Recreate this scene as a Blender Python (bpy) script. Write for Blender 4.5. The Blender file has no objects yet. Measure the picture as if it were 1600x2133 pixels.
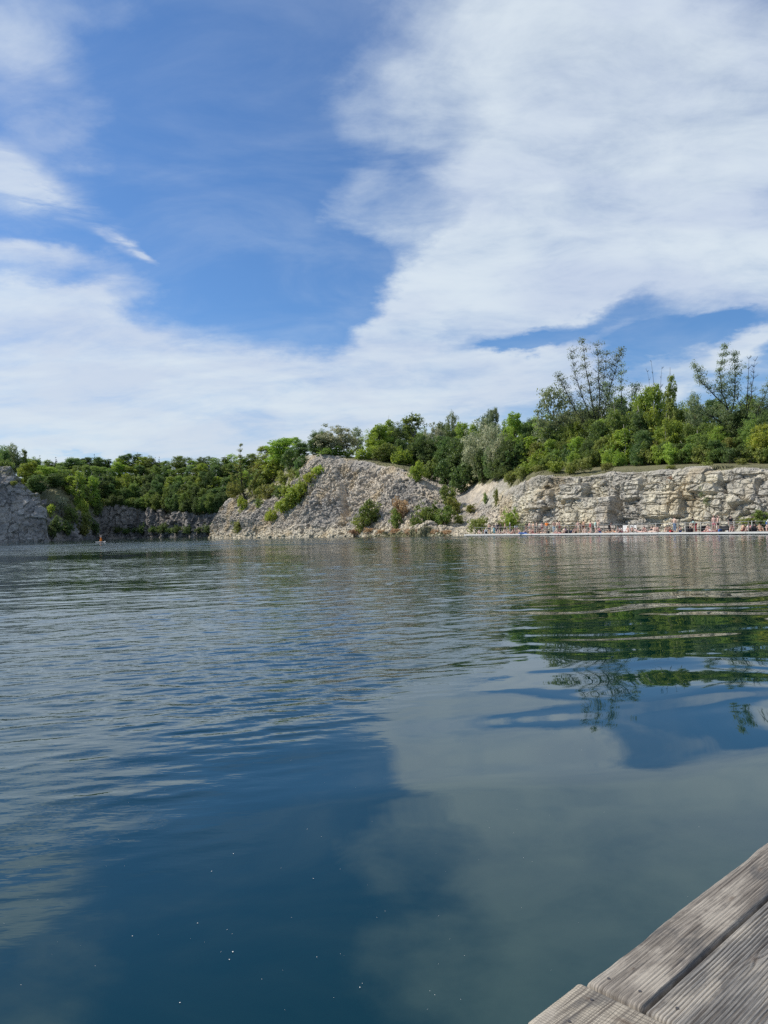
import bpy, bmesh, math, random
import numpy as np
from mathutils import Vector, Matrix, Euler

C = bpy.context.scene.collection
scene = bpy.context.scene
random.seed(11)
RNG = np.random.default_rng(5)

# ------------------------------------------------------------------ camera
F = 1602.0                     # focal length in photograph pixels (1600 x 2133)
CAMH = 1.6
PITCH = math.radians(1.25)
ROLL = math.radians(1.46)
fwd = Vector((0, math.cos(PITCH), math.sin(PITCH)))
up0 = Vector((0, -math.sin(PITCH), math.cos(PITCH)))
rt0 = Vector((1, 0, 0))
rt = rt0 * math.cos(ROLL) - up0 * math.sin(ROLL)
upv = rt0 * math.sin(ROLL) + up0 * math.cos(ROLL)
cam_d = bpy.data.cameras.new('camera')
cam = bpy.data.objects.new('camera', cam_d)
C.objects.link(cam)
m = Matrix((rt, upv, -fwd)).transposed().to_4x4()
m.translation = (0, 0, CAMH)
cam.matrix_world = m
cam_d.sensor_fit = 'VERTICAL'
cam_d.sensor_height = 36.0
cam_d.lens = 36.0 * F / 2133.0
cam_d.clip_start = 0.05
cam_d.clip_end = 6000
scene.camera = cam


def ray(px, py):
    return fwd + rt * ((px - 800) / F) - upv * ((py - 1066.5) / F)


def at(px, py, D):
    """the world point seen at photograph pixel (px, py) at depth D metres"""
    d = ray(px, py)
    return Vector((0, 0, CAMH)) + d * (D / d.y)


def on_plane(px, py, z):
    d = ray(px, py)
    return Vector((0, 0, CAMH)) + d * ((z - CAMH) / d.z)


def hor(px):
    return 1101.5 - (px - 800) * math.tan(ROLL)


def atz(px, z, D):
    return at(px, hor(px) - (z - CAMH) / D * F, D)


# ------------------------------------------------------------------ sky, sun, exposure
SUN_EL = math.radians(46)
SUN_AZ = math.radians(-77)       # measured from +Y (the view) towards +X: the sun stands to the left
to_sun = Vector((math.sin(SUN_AZ) * math.cos(SUN_EL), math.cos(SUN_AZ) * math.cos(SUN_EL), math.sin(SUN_EL)))
sd = bpy.data.lights.new('sun', 'SUN')
sd.energy = 5.0
sd.angle = math.radians(0.53)
sd.color = (1.0, 0.95, 0.86)
so = bpy.data.objects.new('sun', sd)
so.rotation_euler = to_sun.to_track_quat('Z', 'Y').to_euler()
so.location = (0, 0, 80)
C.objects.link(so)

world = bpy.data.worlds.new('World')
scene.world = world
world.use_nodes = True
NT = world.node_tree
NT.nodes.clear()


class G:
    """small helper for building node graphs"""
    def __init__(self, nt):
        self.nt = nt

    def n(self, typ, inputs=None, **props):
        nd = self.nt.nodes.new(typ)
        for k, v in props.items():
            setattr(nd, k, v)
        for k, v in (inputs or {}).items():
            if isinstance(v, bpy.types.NodeSocket):
                self.nt.links.new(v, nd.inputs[k])
            else:
                nd.inputs[k].default_value = v
        return nd

    def math(self, op, a, b=0.0, c=0.0, clamp=False):
        return self.n('ShaderNodeMath', {0: a, 1: b, 2: c}, operation=op, use_clamp=clamp).outputs[0]

    def vec(self, op, a, b=(0, 0, 0)):
        nd = self.n('ShaderNodeVectorMath', {0: a, 1: b}, operation=op)
        return nd.outputs['Value'] if op in ('LENGTH', 'DOT_PRODUCT', 'DISTANCE') else nd.outputs[0]

    def noise(self, v, scale, detail=4, rough=0.5, dist=0.0, lac=2.0, color=False):
        nd = self.n('ShaderNodeTexNoise', {'Vector': v, 'Scale': scale, 'Detail': detail, 'Roughness': rough,
                                           'Distortion': dist, 'Lacunarity': lac})
        return nd.outputs['Color' if color else 'Fac']

    def ss(self, x, a, b, lo=0.0, hi=1.0, smooth=True):
        nd = self.n('ShaderNodeMapRange', {'Value': x, 'From Min': a, 'From Max': b, 'To Min': lo, 'To Max': hi},
                    interpolation_type='SMOOTHSTEP' if smooth else 'LINEAR')
        return nd.outputs[0]

    def mix(self, f, a, b, blend='MIX'):
        nd = self.n('ShaderNodeMix', {0: f, 6: a, 7: b}, data_type='RGBA', blend_type=blend)
        return nd.outputs[2]

    def mapping(self, v, loc=(0, 0, 0), rot=(0, 0, 0), scale=(1, 1, 1), typ='POINT'):
        return self.n('ShaderNodeMapping', {'Vector': v, 'Location': loc, 'Rotation': rot, 'Scale': scale},
                      vector_type=typ).outputs[0]


g = G(NT)
sky = g.n('ShaderNodeTexSky')
sky.sky_type = 'NISHITA'
sky.sun_disc = False
sky.sun_elevation = SUN_EL
sky.sun_rotation = SUN_AZ
sky.air_density = 1.0
sky.dust_density = 0.6
sky.ozone_density = 2.0
tc = g.n('ShaderNodeTexCoord').outputs['Generated']
sep = g.n('ShaderNodeSeparateXYZ', {0: tc})
az = g.math('ARCTAN2', sep.outputs[0], sep.outputs[1])
el = g.math('ARCSINE', sep.outputs[2])
ael = g.n('ShaderNodeCombineXYZ', {0: az, 1: el, 2: 0.0}).outputs[0]
# wind-drawn warps of the cloud field
zz = g.math('MAXIMUM', sep.outputs[2], 0.0)
den = g.math('ADD', zz, 0.22)
cl = g.n('ShaderNodeCombineXYZ', {0: g.math('DIVIDE', sep.outputs[0], den),
                                  1: g.math('DIVIDE', sep.outputs[1], den), 2: 0.0}).outputs[0]
w1 = g.vec('SUBTRACT', g.noise(cl, 1.5, 3, 0.5, color=True), (0.5, 0.5, 0.5))
w2 = g.vec('SUBTRACT', g.noise(cl, 6.0, 6, 0.62, color=True), (0.5, 0.5, 0.5))
w3 = g.vec('SUBTRACT', g.noise(cl, 22.0, 5, 0.6, color=True), (0.5, 0.5, 0.5))
warp = g.vec('ADD', g.vec('MULTIPLY', w1, (0.10, 0.07, 0)), g.vec('MULTIPLY', w2, (0.085, 0.05, 0)))
warp = g.vec('ADD', warp, g.vec('MULTIPLY', w3, (0.022, 0.012, 0)))
uv = g.vec('ADD', ael, warp)


def pix_ae(px, py):
    d = ray(px, py).normalized()
    return math.atan2(d.x, d.y), math.asin(d.z)


BLOBS = [
    # px, py, rx, ry, rot, weight  (clouds by direction in the sky)
    (1290, 200, 560, 430, 0, 0.98), (1130, 40, 450, 260, 0, 0.55), (1560, 420, 420, 300, 0, 0.75),
    (1000, 430, 330, 190, 35, 0.75), (960, 560, 270, 100, 34, 1.2), (810, 690, 130, 130, 40, 1.0),
    (860, 780, 420, 110, -3, 1.0), (230, 770, 640, 190, -8, 1.5), (60, 650, 230, 120, -10, 0.9),
    (500, 900, 1500, 190, 0, 1.0), (560, 1000, 1500, 120, 0, 0.6), (1120, 640, 240, 60, 12, 1.0), (1240, 560, 360, 110, 14, 1.0), (1120, 520, 230, 130, 35, 0.8),
    (800, 230, 170, 150, 0, 0.5), (750, 430, 150, 120, 0, 0.55), (1120, 775, 360, 65, 6, 0.9),
    (1470, 760, 330, 50, 17, 0.75), (1230, 715, 140, 40, 20, 0.6), (1590, 700, 110, 50, 20, 0.6),
    (80, 520, 230, 45, -4, 0.8),
    (50, 230, 210, 280, 10, 0.52), (30, 60, 160, 120, 0, 0.42), (200, 20, 130, 60, 0, 0.38), (110, 270, 190, 50, 25, 0.25),
    (250, 605, 150, 45, 18, 0.55), (1650, 560, 300, 140, 0, 0.8),
    (1085, 714, 120, 28, 4, -0.8), (920, 680, 110, 70, 30, 0.6), (1400, 680, 220, 48, 10, -1.0), (1560, 640, 160, 40, 6, -0.6),
    (660, 590, 190, 110, 0, -0.6), (470, 400, 260, 280, 0, -0.5), (240, 944, 190, 14, -2, -0.7),
    (1330, 735, 110, 26, 20, -0.5), (740, 560, 120, 60, 10, -0.3),
]
acc = None
for (px, py, rx, ry, rot, wt) in BLOBS:
    a0, e0 = pix_ae(px, py)
    k = math.cos(e0) ** 1.2
    v = g.mapping(uv, (a0, e0, 0), (0, 0, math.radians(rot)), (rx / F, ry / F * k, 1), 'TEXTURE')
    r = g.vec('LENGTH', v)
    b = g.ss(r, 1.0, 0.25, 0.0, wt)
    acc = b if acc is None else g.math('ADD', acc, b)
# clouds all round outside the photographed part too
# thin wind-drawn streaks, sharper than the rest
uv2 = g.vec('ADD', ael, g.vec('ADD', g.vec('MULTIPLY', w2, (0.020, 0.014, 0)), g.vec('MULTIPLY', w3, (0.018, 0.009, 0))))
fib = g.noise(g.mapping(ael, (0, 0, 0), (0, 0, math.radians(24)), (9, 55, 1)), 1.0, 6, 0.65, 0.6)
for (px, py, rx, ry, rot, wt) in ((60, 385, 330, 60, -20, 0.7), (10, 370, 170, 70, -26, 0.5), (255, 508, 90, 22, -22, 1.0), (300, 532, 80, 12, -30, 0.8),
                                  (60, 515, 150, 24, -2, 0.5), (220, 590, 130, 28, 20, 0.5), (1130, 650, 190, 38, 11, 0.5), (1050, 668, 90, 20, -14, 0.4)):
    a0, e0 = pix_ae(px, py)
    v = g.mapping(uv2, (a0, e0, 0), (0, 0, math.radians(rot)), (rx / F, ry / F, 1), 'TEXTURE')
    b = g.ss(g.vec('LENGTH', v), 1.0, 0.1, 0.0, wt)
    acc = g.math('ADD', acc, g.math('MULTIPLY', b, g.ss(fib, 0.30, 0.62, 0.35, 1.0)))
outside = g.ss(g.math('ABSOLUTE', az), 0.50, 0.85)
n_far = g.noise(cl, 0.8, 5, 0.55)
acc = g.math('ADD', acc, g.math('MULTIPLY', outside, g.ss(n_far, 0.42, 0.62)))
high = g.ss(el, 0.66, 0.9)
acc = g.math('ADD', acc, g.math('MULTIPLY', high, g.ss(n_far, 0.40, 0.6, 0, 0.7)))
clr = g.mapping(cl, (0, 0, 0), (0, 0, math.radians(28)), (1.0, 1.65, 1))
wis = g.noise(clr, 2.2, 9, 0.60, 0.5)
fin = g.noise(clr, 6.0, 8, 0.66, 0.5)
tex = g.math('ADD', g.math('MULTIPLY', g.math('SUBTRACT', wis, 0.5), 1.9), g.math('MULTIPLY', g.math('SUBTRACT', fin, 0.5), 0.8))
acc = g.math('MINIMUM', acc, 1.25)
dens = g.math('ADD', acc, tex)
thick = g.ss(dens, -0.12, 1.55)
veil = g.math('MULTIPLY', g.ss(wis, 0.35, 0.75), 0.20)
cov = g.math('MAXIMUM', g.math('MULTIPLY', thick, 0.91), veil)
# cloud light: thin parts bluish, body soft lavender and white
shade_n = g.noise(clr, 1.4, 5, 0.55, 0.4)
body = g.mix(g.ss(shade_n, 0.38, 0.62), (0.54, 0.63, 0.80, 1), (0.73, 0.82, 0.89, 1))
body = g.mix(g.ss(g.math('ADD', dens, g.math('MULTIPLY', g.math('SUBTRACT', fin, 0.5), 0.8)), 0.45, 1.5, 0.0, 0.30), body, (0.78, 0.85, 0.91, 1))
low = g.ss(el, 0.32, 0.02)
body = g.mix(g.math('MULTIPLY', low, 0.55), body, (0.72, 0.775, 0.80, 1))
skyc = g.mix(1.0, sky.outputs[0], (0.62, 0.93, 1.26, 1), 'MULTIPLY')
skys = g.vec('SCALE', skyc)
NT.nodes[-1].inputs['Scale'].default_value = 0.103
full = g.mix(cov, skys, body)
bg = g.n('ShaderNodeBackground', {'Color': full, 'Strength': 1.0})
wo = g.n('ShaderNodeOutputWorld', {'Surface': bg.outputs[0]})
world.cycles.sampling_method = 'MANUAL'
world.cycles.sample_map_resolution = 1024

scene.view_settings.view_transform = 'Standard'
scene.view_settings.look = 'None'
scene.view_settings.exposure = 0.0
scene.view_settings.gamma = 1.0
scene.render.engine = 'CYCLES'
scene.cycles.max_bounces = 6
scene.cycles.transparent_max_bounces = 4
scene.cycles.use_denoising = False
scene.cycles.sample_clamp_indirect = 6

# ==================================================================== helpers
def tag(o, label=None, cat=None, group=None, kind=None):
    if label: o['label'] = label
    if cat: o['category'] = cat
    if group: o['group'] = group
    if kind: o['kind'] = kind
    return o


def link_mesh(name, me, mat=None, parent=None, loc=None):
    o = bpy.data.objects.new(name, me)
    C.objects.link(o)
    if mat is not None and not me.materials:
        me.materials.append(mat)
    if parent is not None:
        o.parent = parent
    if loc is not None:
        o.location = loc
    return o


def np_mesh(name, V, Fq, smooth=True):
    """mesh from numpy vertices and an (n, k) face array"""
    me = bpy.data.meshes.new(name)
    V = np.ascontiguousarray(V, dtype=np.float32)
    Fq = np.ascontiguousarray(Fq, dtype=np.int32)
    n, k = Fq.shape
    me.vertices.add(len(V)); me.vertices.foreach_set('co', V.ravel())
    me.loops.add(n * k); me.loops.foreach_set('vertex_index', Fq.ravel())
    me.polygons.add(n)
    me.polygons.foreach_set('loop_start', np.arange(0, n * k, k, dtype=np.int32))
    me.polygons.foreach_set('use_smooth', np.full(n, smooth))
    me.update(calc_edges=True)
    return me


def list_mesh(name, V, Fs, smooth=True):
    me = bpy.data.meshes.new(name)
    me.from_pydata([tuple(v) for v in V], [], Fs)
    me.polygons.foreach_set('use_smooth', [smooth] * len(Fs))
    me.update()
    return me


def add_attr(me, name, arr):
    a = me.attributes.new(name, 'FLOAT', 'POINT')
    a.data.foreach_set('value', np.ascontiguousarray(arr, dtype=np.float32))


def empty(name, loc, rz=0.0):
    o = bpy.data.objects.new(name, None)
    C.objects.link(o)
    o.location = loc
    o.rotation_euler = (0, 0, rz)
    o.empty_display_size = 0.3
    return o


def copy_tree(root):
    c = root.copy(); C.objects.link(c)
    for ch in root.children:
        d = ch.copy(); C.objects.link(d); d.parent = c
        for s_ in ch.children:
            e = s_.copy(); C.objects.link(e); e.parent = d
    return c


# ---- numpy noise
def _hash(ix, iy, iz, seed):
    h = (ix * 374761393 + iy * 668265263 + iz * 2147483647 % 4294967291 + seed * 974634777) & 0xFFFFFFFF
    h = (h ^ (h >> 13)) * 1274126177 & 0xFFFFFFFF
    h = (h ^ (h >> 16)) * 2246822519 & 0xFFFFFFFF
    h = h ^ (h >> 15)
    return (h & 0xFFFFFF).astype(np.float64) / 16777216.0


def vnoise(P, seed=0):
    P0 = np.floor(P).astype(np.int64)
    f = P - P0
    f = f * f * (3 - 2 * f)
    r = 0
    for dx in (0, 1):
        wx = f[:, 0] if dx else 1 - f[:, 0]
        for dy in (0, 1):
            wy = f[:, 1] if dy else 1 - f[:, 1]
            for dz in (0, 1):
                wz = f[:, 2] if dz else 1 - f[:, 2]
                r = r + wx * wy * wz * _hash(P0[:, 0] + dx, P0[:, 1] + dy, P0[:, 2] + dz, seed)
    return r * 2 - 1


def fbm(P, octaves=4, seed=0, gain=0.5):
    r = 0; a = 1.0; s = 0
    for i in range(octaves):
        r = r + a * vnoise(P * (2 ** i) + 17.3 * i, seed + i)
        s += a; a *= gain
    return r / s


def voro(P, seed=0, cheb=False):
    """nearest cell value, second nearest distance gap and offset to the cell centre"""
    P0 = np.floor(P).astype(np.int64)
    n = len(P)
    F1 = np.full(n, 1e9); F2 = np.full(n, 1e9); val = np.zeros(n); off = np.zeros((n, 3))
    for dx in (-1, 0, 1):
        for dy in (-1, 0, 1):
            for dz in (-1, 0, 1):
                c = P0 + np.array((dx, dy, dz))
                q = np.stack([c[:, k] + 0.5 + 0.8 * (_hash(c[:, 0], c[:, 1], c[:, 2], seed + 31 * k) - 0.5) for k in range(3)], 1)
                d = P - q
                L = np.abs(d).max(1) if cheb else np.sqrt((d * d).sum(1))
                v = _hash(c[:, 0], c[:, 1], c[:, 2], seed + 777)
                near = L < F1
                F2 = np.where(near, F1, np.minimum(F2, L))
                val = np.where(near, v, val)
                off = np.where(near[:, None], d, off)
                F1 = np.where(near, L, F1)
    return val, F2 - F1, off


# ==================================================================== materials
def new_mat(name):
    m_ = bpy.data.materials.new(name)
    m_.use_nodes = True
    m_.node_tree.nodes.clear()
    return m_, G(m_.node_tree)


def finish(g_, shader, disp=None):
    o = g_.n('ShaderNodeOutputMaterial')
    g_.nt.links.new(shader, o.inputs['Surface'])


def simple(name, col, rough=0.6, var=0.12, scale=20.0, metal=0.0):
    m_, q = new_mat(name)
    p = q.n('ShaderNodeTexCoord').outputs['Object']
    nz = q.noise(p, scale, 4, 0.6)
    c = q.mix(nz, tuple(x * (1 - var) for x in col) + (1,), tuple(min(1, x * (1 + var)) for x in col) + (1,))
    b = q.n('ShaderNodeBsdfPrincipled', {'Base Color': c, 'Roughness': rough, 'Metallic': metal})
    finish(q, b.outputs[0])
    return m_


def pos_of(q):
    return q.n('ShaderNodeNewGeometry').outputs['Position']


def rock_mat(name, cream, grey, dark, top_z=None, foot_z=None, warm=0.5, bump=0.12, stain=0.5, fine=1.6):
    m_, q = new_mat(name)
    p = pos_of(q)
    n1 = q.noise(p, 0.11, 5, 0.6, 0.4)
    n2 = q.noise(p, fine, 6, 0.7, 0.3)
    n3 = q.noise(p, 0.5, 5, 0.62, 0.6)
    stv = q.mapping(p, (0, 0, 0), (0, 0, 0), (0.9, 0.9, 0.18))
    n4 = q.noise(stv, 1.0, 5, 0.65)
    zc = q.math('ADD', q.n('ShaderNodeSeparateXYZ', {0: p}).outputs[2], q.math('MULTIPLY', q.math('SUBTRACT', n3, 0.5), 7.0))
    cell = q.n('ShaderNodeAttribute', attribute_name='cell').outputs['Fac']
    c = q.mix(q.ss(n1, 0.40, 0.60), grey, cream)
    c = q.mix(q.math('MULTIPLY', q.ss(n3, 0.50, 0.66), 0.6), c, tuple(x * 0.78 for x in grey[:3]) + (1,))
    c = q.mix(q.math('MULTIPLY', q.ss(n4, 0.54, 0.72), stain), c, dark)
    if top_z: c = q.mix(q.ss(zc, top_z - 1.2, top_z + 1.2, 0.0, 0.75), c, tuple(x * 0.80 for x in grey[:3]) + (1,))
    if foot_z: c = q.mix(q.ss(zc, foot_z + 1.5, foot_z - 1.5, 0.0, 0.65), c, (0.62, 0.54, 0.39, 1))
    ye = q.math('MULTIPLY', q.ss(q.noise(p, 0.16, 3, 0.5), 0.54, 0.66), warm)
    c = q.mix(ye, c, (0.46, 0.35, 0.20, 1))
    v = q.math('ADD', q.math('MULTIPLY', cell, 0.5), q.ss(n2, 0.3, 0.7, 0.50, 1.0))
    c = q.mix(1.0, c, q.n('ShaderNodeCombineColor', {0: v, 1: v, 2: v}).outputs[0], 'MULTIPLY')
    # soil and grass where the surface lies flat enough
    veg = q.n('ShaderNodeAttribute', attribute_name='veg').outputs['Fac']
    vn = q.noise(p, 0.9, 5, 0.65)
    grass = q.mix(q.noise(p, 0.35, 4, 0.6), (0.12, 0.125, 0.05, 1), (0.22, 0.20, 0.115, 1))
    grass = q.mix(q.math('MULTIPLY', q.ss(q.noise(p, 1.7, 5, 0.7), 0.52, 0.68), 0.7), grass, (0.24, 0.21, 0.15, 1))
    vf = q.ss(q.math('ADD', veg, q.math('MULTIPLY', q.math('SUBTRACT', vn, 0.5), 1.0)), 0.42, 0.60)
    c = q.mix(vf, c, grass)
    h = q.math('ADD', q.noise(p, 2.2, 8, 0.7, 0.2), q.math('MULTIPLY', q.noise(p, 7.0, 5, 0.7), 0.35))
    bm = q.n('ShaderNodeBump', {'Height': h, 'Strength': 1.0, 'Distance': bump * 3})
    b = q.n('ShaderNodeBsdfPrincipled', {'Base Color': c, 'Roughness': 0.92, 'Normal': bm.outputs[0]})
    b.inputs['Specular IOR Level'].default_value = 0.2
    finish(q, b.outputs[0])
    return m_


def leaf_mat(name, ca, cb, trans=0.42, rough=0.55):
    m_, q = new_mat(name)
    t = q.n('ShaderNodeAttribute', attribute_name='tint').outputs['Fac']
    oi = q.n('ShaderNodeObjectInfo').outputs['Random']
    c = q.mix(t, ca + (1,), cb + (1,))
    hs = q.n('ShaderNodeHueSaturation', {'Color': c, 'Hue': q.ss(oi, 0, 1, 0.485, 0.515, False), 'Saturation': 0.95,
                                         'Value': q.ss(oi, 0, 1, 0.82, 1.2, False)})
    b = q.n('ShaderNodeBsdfPrincipled', {'Base Color': hs.outputs[0], 'Roughness': rough})
    b.inputs['Specular IOR Level'].default_value = 0.3
    tr = q.n('ShaderNodeBsdfTranslucent', {'Color': q.n('ShaderNodeHueSaturation', {'Color': hs.outputs[0], 'Hue': 0.49, 'Saturation': 1.1, 'Value': 1.5}).outputs[0]})
    mx = q.n('ShaderNodeMixShader', {0: trans, 1: b.outputs[0], 2: tr.outputs[0]})
    finish(q, mx.outputs[0])
    return m_


def bark_mat(name, col):
    m_, q = new_mat(name)
    p = q.mapping(q.n('ShaderNodeTexCoord').outputs['Object'], (0, 0, 0), (0, 0, 0), (1, 1, 0.25))
    nz = q.noise(p, 9, 5, 0.7)
    c = q.mix(nz, tuple(x * 0.6 for x in col) + (1,), tuple(x * 1.35 for x in col) + (1,))
    b = q.n('ShaderNodeBsdfPrincipled', {'Base Color': c, 'Roughness': 0.9,
                                         'Normal': q.n('ShaderNodeBump', {'Height': nz, 'Distance': 0.03}).outputs[0]})
    finish(q, b.outputs[0])
    return m_


M = {}
M['wall_rock'] = rock_mat('limestone_wall', (0.62, 0.555, 0.42, 1), (0.44, 0.405, 0.345, 1), (0.21, 0.195, 0.17, 1), top_z=7.6, warm=0.45, stain=0.45)
M['head_rock'] = rock_mat('limestone_rubble', (0.53, 0.455, 0.355, 1), (0.36, 0.325, 0.28, 1), (0.18, 0.16, 0.14, 1), foot_z=2.0, warm=0.6, stain=0.35, fine=2.6)
M['far_rock'] = rock_mat('far_shaded_limestone', (0.30, 0.27, 0.24, 1), (0.15, 0.14, 0.13, 1), (0.05, 0.048, 0.046, 1), warm=0.1, stain=0.6, fine=0.8)  # darker copy of the limestone: the far wall's shade is in the colour
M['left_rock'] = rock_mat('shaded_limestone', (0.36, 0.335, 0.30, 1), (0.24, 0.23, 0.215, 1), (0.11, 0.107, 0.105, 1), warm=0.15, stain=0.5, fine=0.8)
M['leaf_fresh'] = leaf_mat('leaf_fresh', (0.150, 0.243, 0.033), (0.340, 0.424, 0.064))
M['leaf_mid'] = leaf_mat('leaf_mid', (0.095, 0.165, 0.033), (0.231, 0.297, 0.064))
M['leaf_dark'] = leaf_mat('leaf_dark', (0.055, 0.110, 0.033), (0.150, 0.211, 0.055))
M['leaf_yellow'] = leaf_mat('leaf_yellow', (0.231, 0.313, 0.038), (0.419, 0.482, 0.073))
M['leaf_grey'] = leaf_mat('leaf_grey', (0.157, 0.198, 0.095), (0.440, 0.419, 0.273))
M['leaf_blue'] = leaf_mat('leaf_blue', (0.130, 0.186, 0.084), (0.272, 0.308, 0.143))
M['leaf_olive'] = leaf_mat('leaf_olive', (0.147, 0.178, 0.038), (0.293, 0.313, 0.073))
M['leaf_brown'] = leaf_mat('leaf_brown', (0.273, 0.178, 0.095), (0.482, 0.335, 0.188))
M['needles'] = leaf_mat('needles', (0.012, 0.026, 0.014), (0.026, 0.045, 0.022), 0.1)
M['bark'] = bark_mat('bark', (0.085, 0.068, 0.052))
M['bark_pale'] = bark_mat('bark_pale', (0.32, 0.29, 0.25))
M['bark_dark'] = bark_mat('bark_dark', (0.04, 0.034, 0.028))

# ==================================================================== terrain sheets
def P_(py, D): return ('p', py, D)
def Z_(z, D): return ('z', z, D)

PLAT_L = on_plane(1000, 1116.8, 0.0)
PLAT_R = on_plane(1600, 1113.3, 0.0)
pdir = (PLAT_R - PLAT_L); pdir.z = 0; PLAT_LEN = pdir.length; pdir.normalize()
pback = Vector((-pdir.y, pdir.x, 0))
if pback.x < 0: pback = -pback          # points away from the water, towards the wall


def plat_depth(px, off=0.0):
    """depth of the line parallel to the platform's water edge, off metres behind it, on the column px"""
    k = ray(px, hor(px)); k = Vector((k.x, k.y, 0)) / k.y
    o = PLAT_L + pback * off
    # k*t = o + pdir*s
    det = k.x * (-pdir.y) - (-pdir.x) * k.y
    t = (o.x * (-pdir.y) - (-pdir.x) * o.y) / det
    return t


def wcol(px, yc, yc2, z5=None, w=6.6):
    b = plat_depth(px, w)
    return (px, [Z_(-2.5, b - 2.2), Z_(0.12, b - 0.6), Z_(1.2, b), P_(hor(px) - 45, b + 1.0), P_(yc, b + 2.2), P_(yc2, b + 20), Z_(z5 or 15.5, b + 60), Z_(19, b + 130)])


MAIN_COLS = [
    (437, [Z_(-3, 241.5), P_(1121, 242), P_(1112, 242.5), P_(1104, 243), P_(1097, 244), Z_(1.8, 250), Z_(-1, 262), Z_(-3, 275)]),
    (443, [Z_(-3, 239.5), P_(1121, 240.5), P_(1108, 241.5), P_(1098, 242.5), P_(1088, 243.5), Z_(3.6, 253), Z_(-0.5, 268), Z_(-3, 285)]),
    (452, [Z_(-3, 236), P_(1121, 238), P_(1104, 240), P_(1090, 241.5), P_(1076, 243), Z_(5.2, 256), Z_(0, 275), Z_(-3, 295)]),
    (480, [Z_(-3, 226), P_(1120.7, 228), P_(1098, 231), P_(1070, 234), P_(1041, 238), Z_(12, 252), Z_(6, 275), Z_(-3, 310)]),
    (510, [Z_(-3, 216), P_(1120.7, 218), P_(1098, 221), P_(1073, 224), P_(1052, 228), P_(1018, 246), Z_(12, 275), Z_(-3, 325)]),
    (545, [Z_(-3, 206), P_(1120.4, 208), P_(1098, 211), P_(1070, 216), P_(1047, 222), P_(990, 248), Z_(18, 275), Z_(6, 330)]),
    (590, [Z_(-3, 190), P_(1120, 192), P_(1092, 197), P_(1060, 203), P_(1030, 211), P_(962, 238), Z_(24, 270), Z_(15, 330)]),
    (630, [Z_(-3, 182), P_(1119.5, 184), P_(1085, 190), P_(1040, 197), P_(975, 205), P_(951, 216), Z_(22, 260), Z_(18, 330)]),
    (665, [Z_(-3, 178), P_(1119, 180), P_(1080, 186), P_(1025, 193), P_(953, 201), P_(945, 206), Z_(22, 250), Z_(20, 320)]),
    (720, [Z_(-3, 172), P_(1118.5, 174), P_(1080, 180), P_(1025, 187), P_(962, 196), P_(949, 206), Z_(22, 250), Z_(22, 320)]),
    (770, [Z_(-3, 163), P_(1118, 166), P_(1080, 172), P_(1025, 179), P_(966, 189), P_(952, 203), Z_(22, 250), Z_(22, 320)]),
    (820, [Z_(-3, 150), P_(1117.7, 153), P_(1088, 160), P_(1032, 170), P_(975, 182), P_(957, 200), Z_(22, 250), Z_(22, 320)]),
    (860, [Z_(-3, 143), P_(1117.4, 146), P_(1092, 153), P_(1042, 164), P_(989, 178), P_(960, 200), Z_(22, 250), Z_(22, 320)]),
    (900, [Z_(-3, 139), P_(1117.2, 142), P_(1100, 150), P_(1064, 160), P_(1014, 174), P_(975, 200), Z_(21, 250), Z_(22, 320)]),
    (940, [Z_(-3, 135), P_(1116.9, 138), P_(1106, 146), P_(1082, 154), P_(1042, 165), P_(985, 192), Z_(20, 240), Z_(21, 310)]),
    (975, [Z_(-3, 131), P_(1116.8, 134), P_(1107, 142), P_(1086, 149), P_(1054, 158), P_(1000, 177), Z_(18, 230), Z_(20, 300)]),
    (1010, [Z_(-3, 126), P_(1116.4, 129), P_(1106, 136), P_(1082, 143), P_(1046, 151), P_(997, 164), Z_(17, 210), Z_(19, 290)]),
    (1050, [Z_(-3, 122), P_(1116.0, 125), P_(1105, 131), P_(1076, 136), P_(1030, 142), P_(983, 155), Z_(16, 200), Z_(18, 280)]),
    (1085, [Z_(-3, 118.5), Z_(0.1, 122), P_(1106, 127.5), P_(1068, 129.5), P_(1008, 133), P_(973, 147), Z_(15, 190), Z_(17, 270)]),
    wcol(1120, 990, 970), wcol(1160, 991, 968), wcol(1200, 992, 968), wcol(1270, 985, 967), wcol(1340, 982, 966), wcol(1400, 979, 964),
    wcol(1470, 980, 963), wcol(1540, 978, 962), wcol(1600, 981, 961), wcol(1680, 982, 958), wcol(1780, 980, 955), wcol(1900, 980, 950),
]


def keypts(cols):
    U = np.array([c[0] for c in cols], float)
    K = np.array([[tuple(at(c[0], k[1], k[2]) if k[0] == 'p' else atz(c[0], k[1], k[2])) for k in c[1]] for c in cols])
    return U, K


def interp_cols(U, K, u):
    """Catmull-Rom-like smooth interpolation of whole profiles between key columns"""
    u = np.asarray(u, float)
    i = np.clip(np.searchsorted(U, u, side='right') - 1, 0, len(U) - 2)
    h = U[i + 1] - U[i]
    t = ((u - U[i]) / h)[:, None, None]
    T = np.zeros_like(K)
    T[1:-1] = (K[2:] - K[:-2]) / (U[2:] - U[:-2])[:, None, None]
    T[0] = (K[1] - K[0]) / (U[1] - U[0]); T[-1] = (K[-1] - K[-2]) / (U[-1] - U[-2])
    T = T * 0.8
    h = h[:, None, None]
    return ((2 * t**3 - 3 * t**2 + 1) * K[i] + (t**3 - 2 * t**2 + t) * h * T[i]
            + (-2 * t**3 + 3 * t**2) * K[i + 1] + (t**3 - t**2) * h * T[i + 1])


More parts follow.
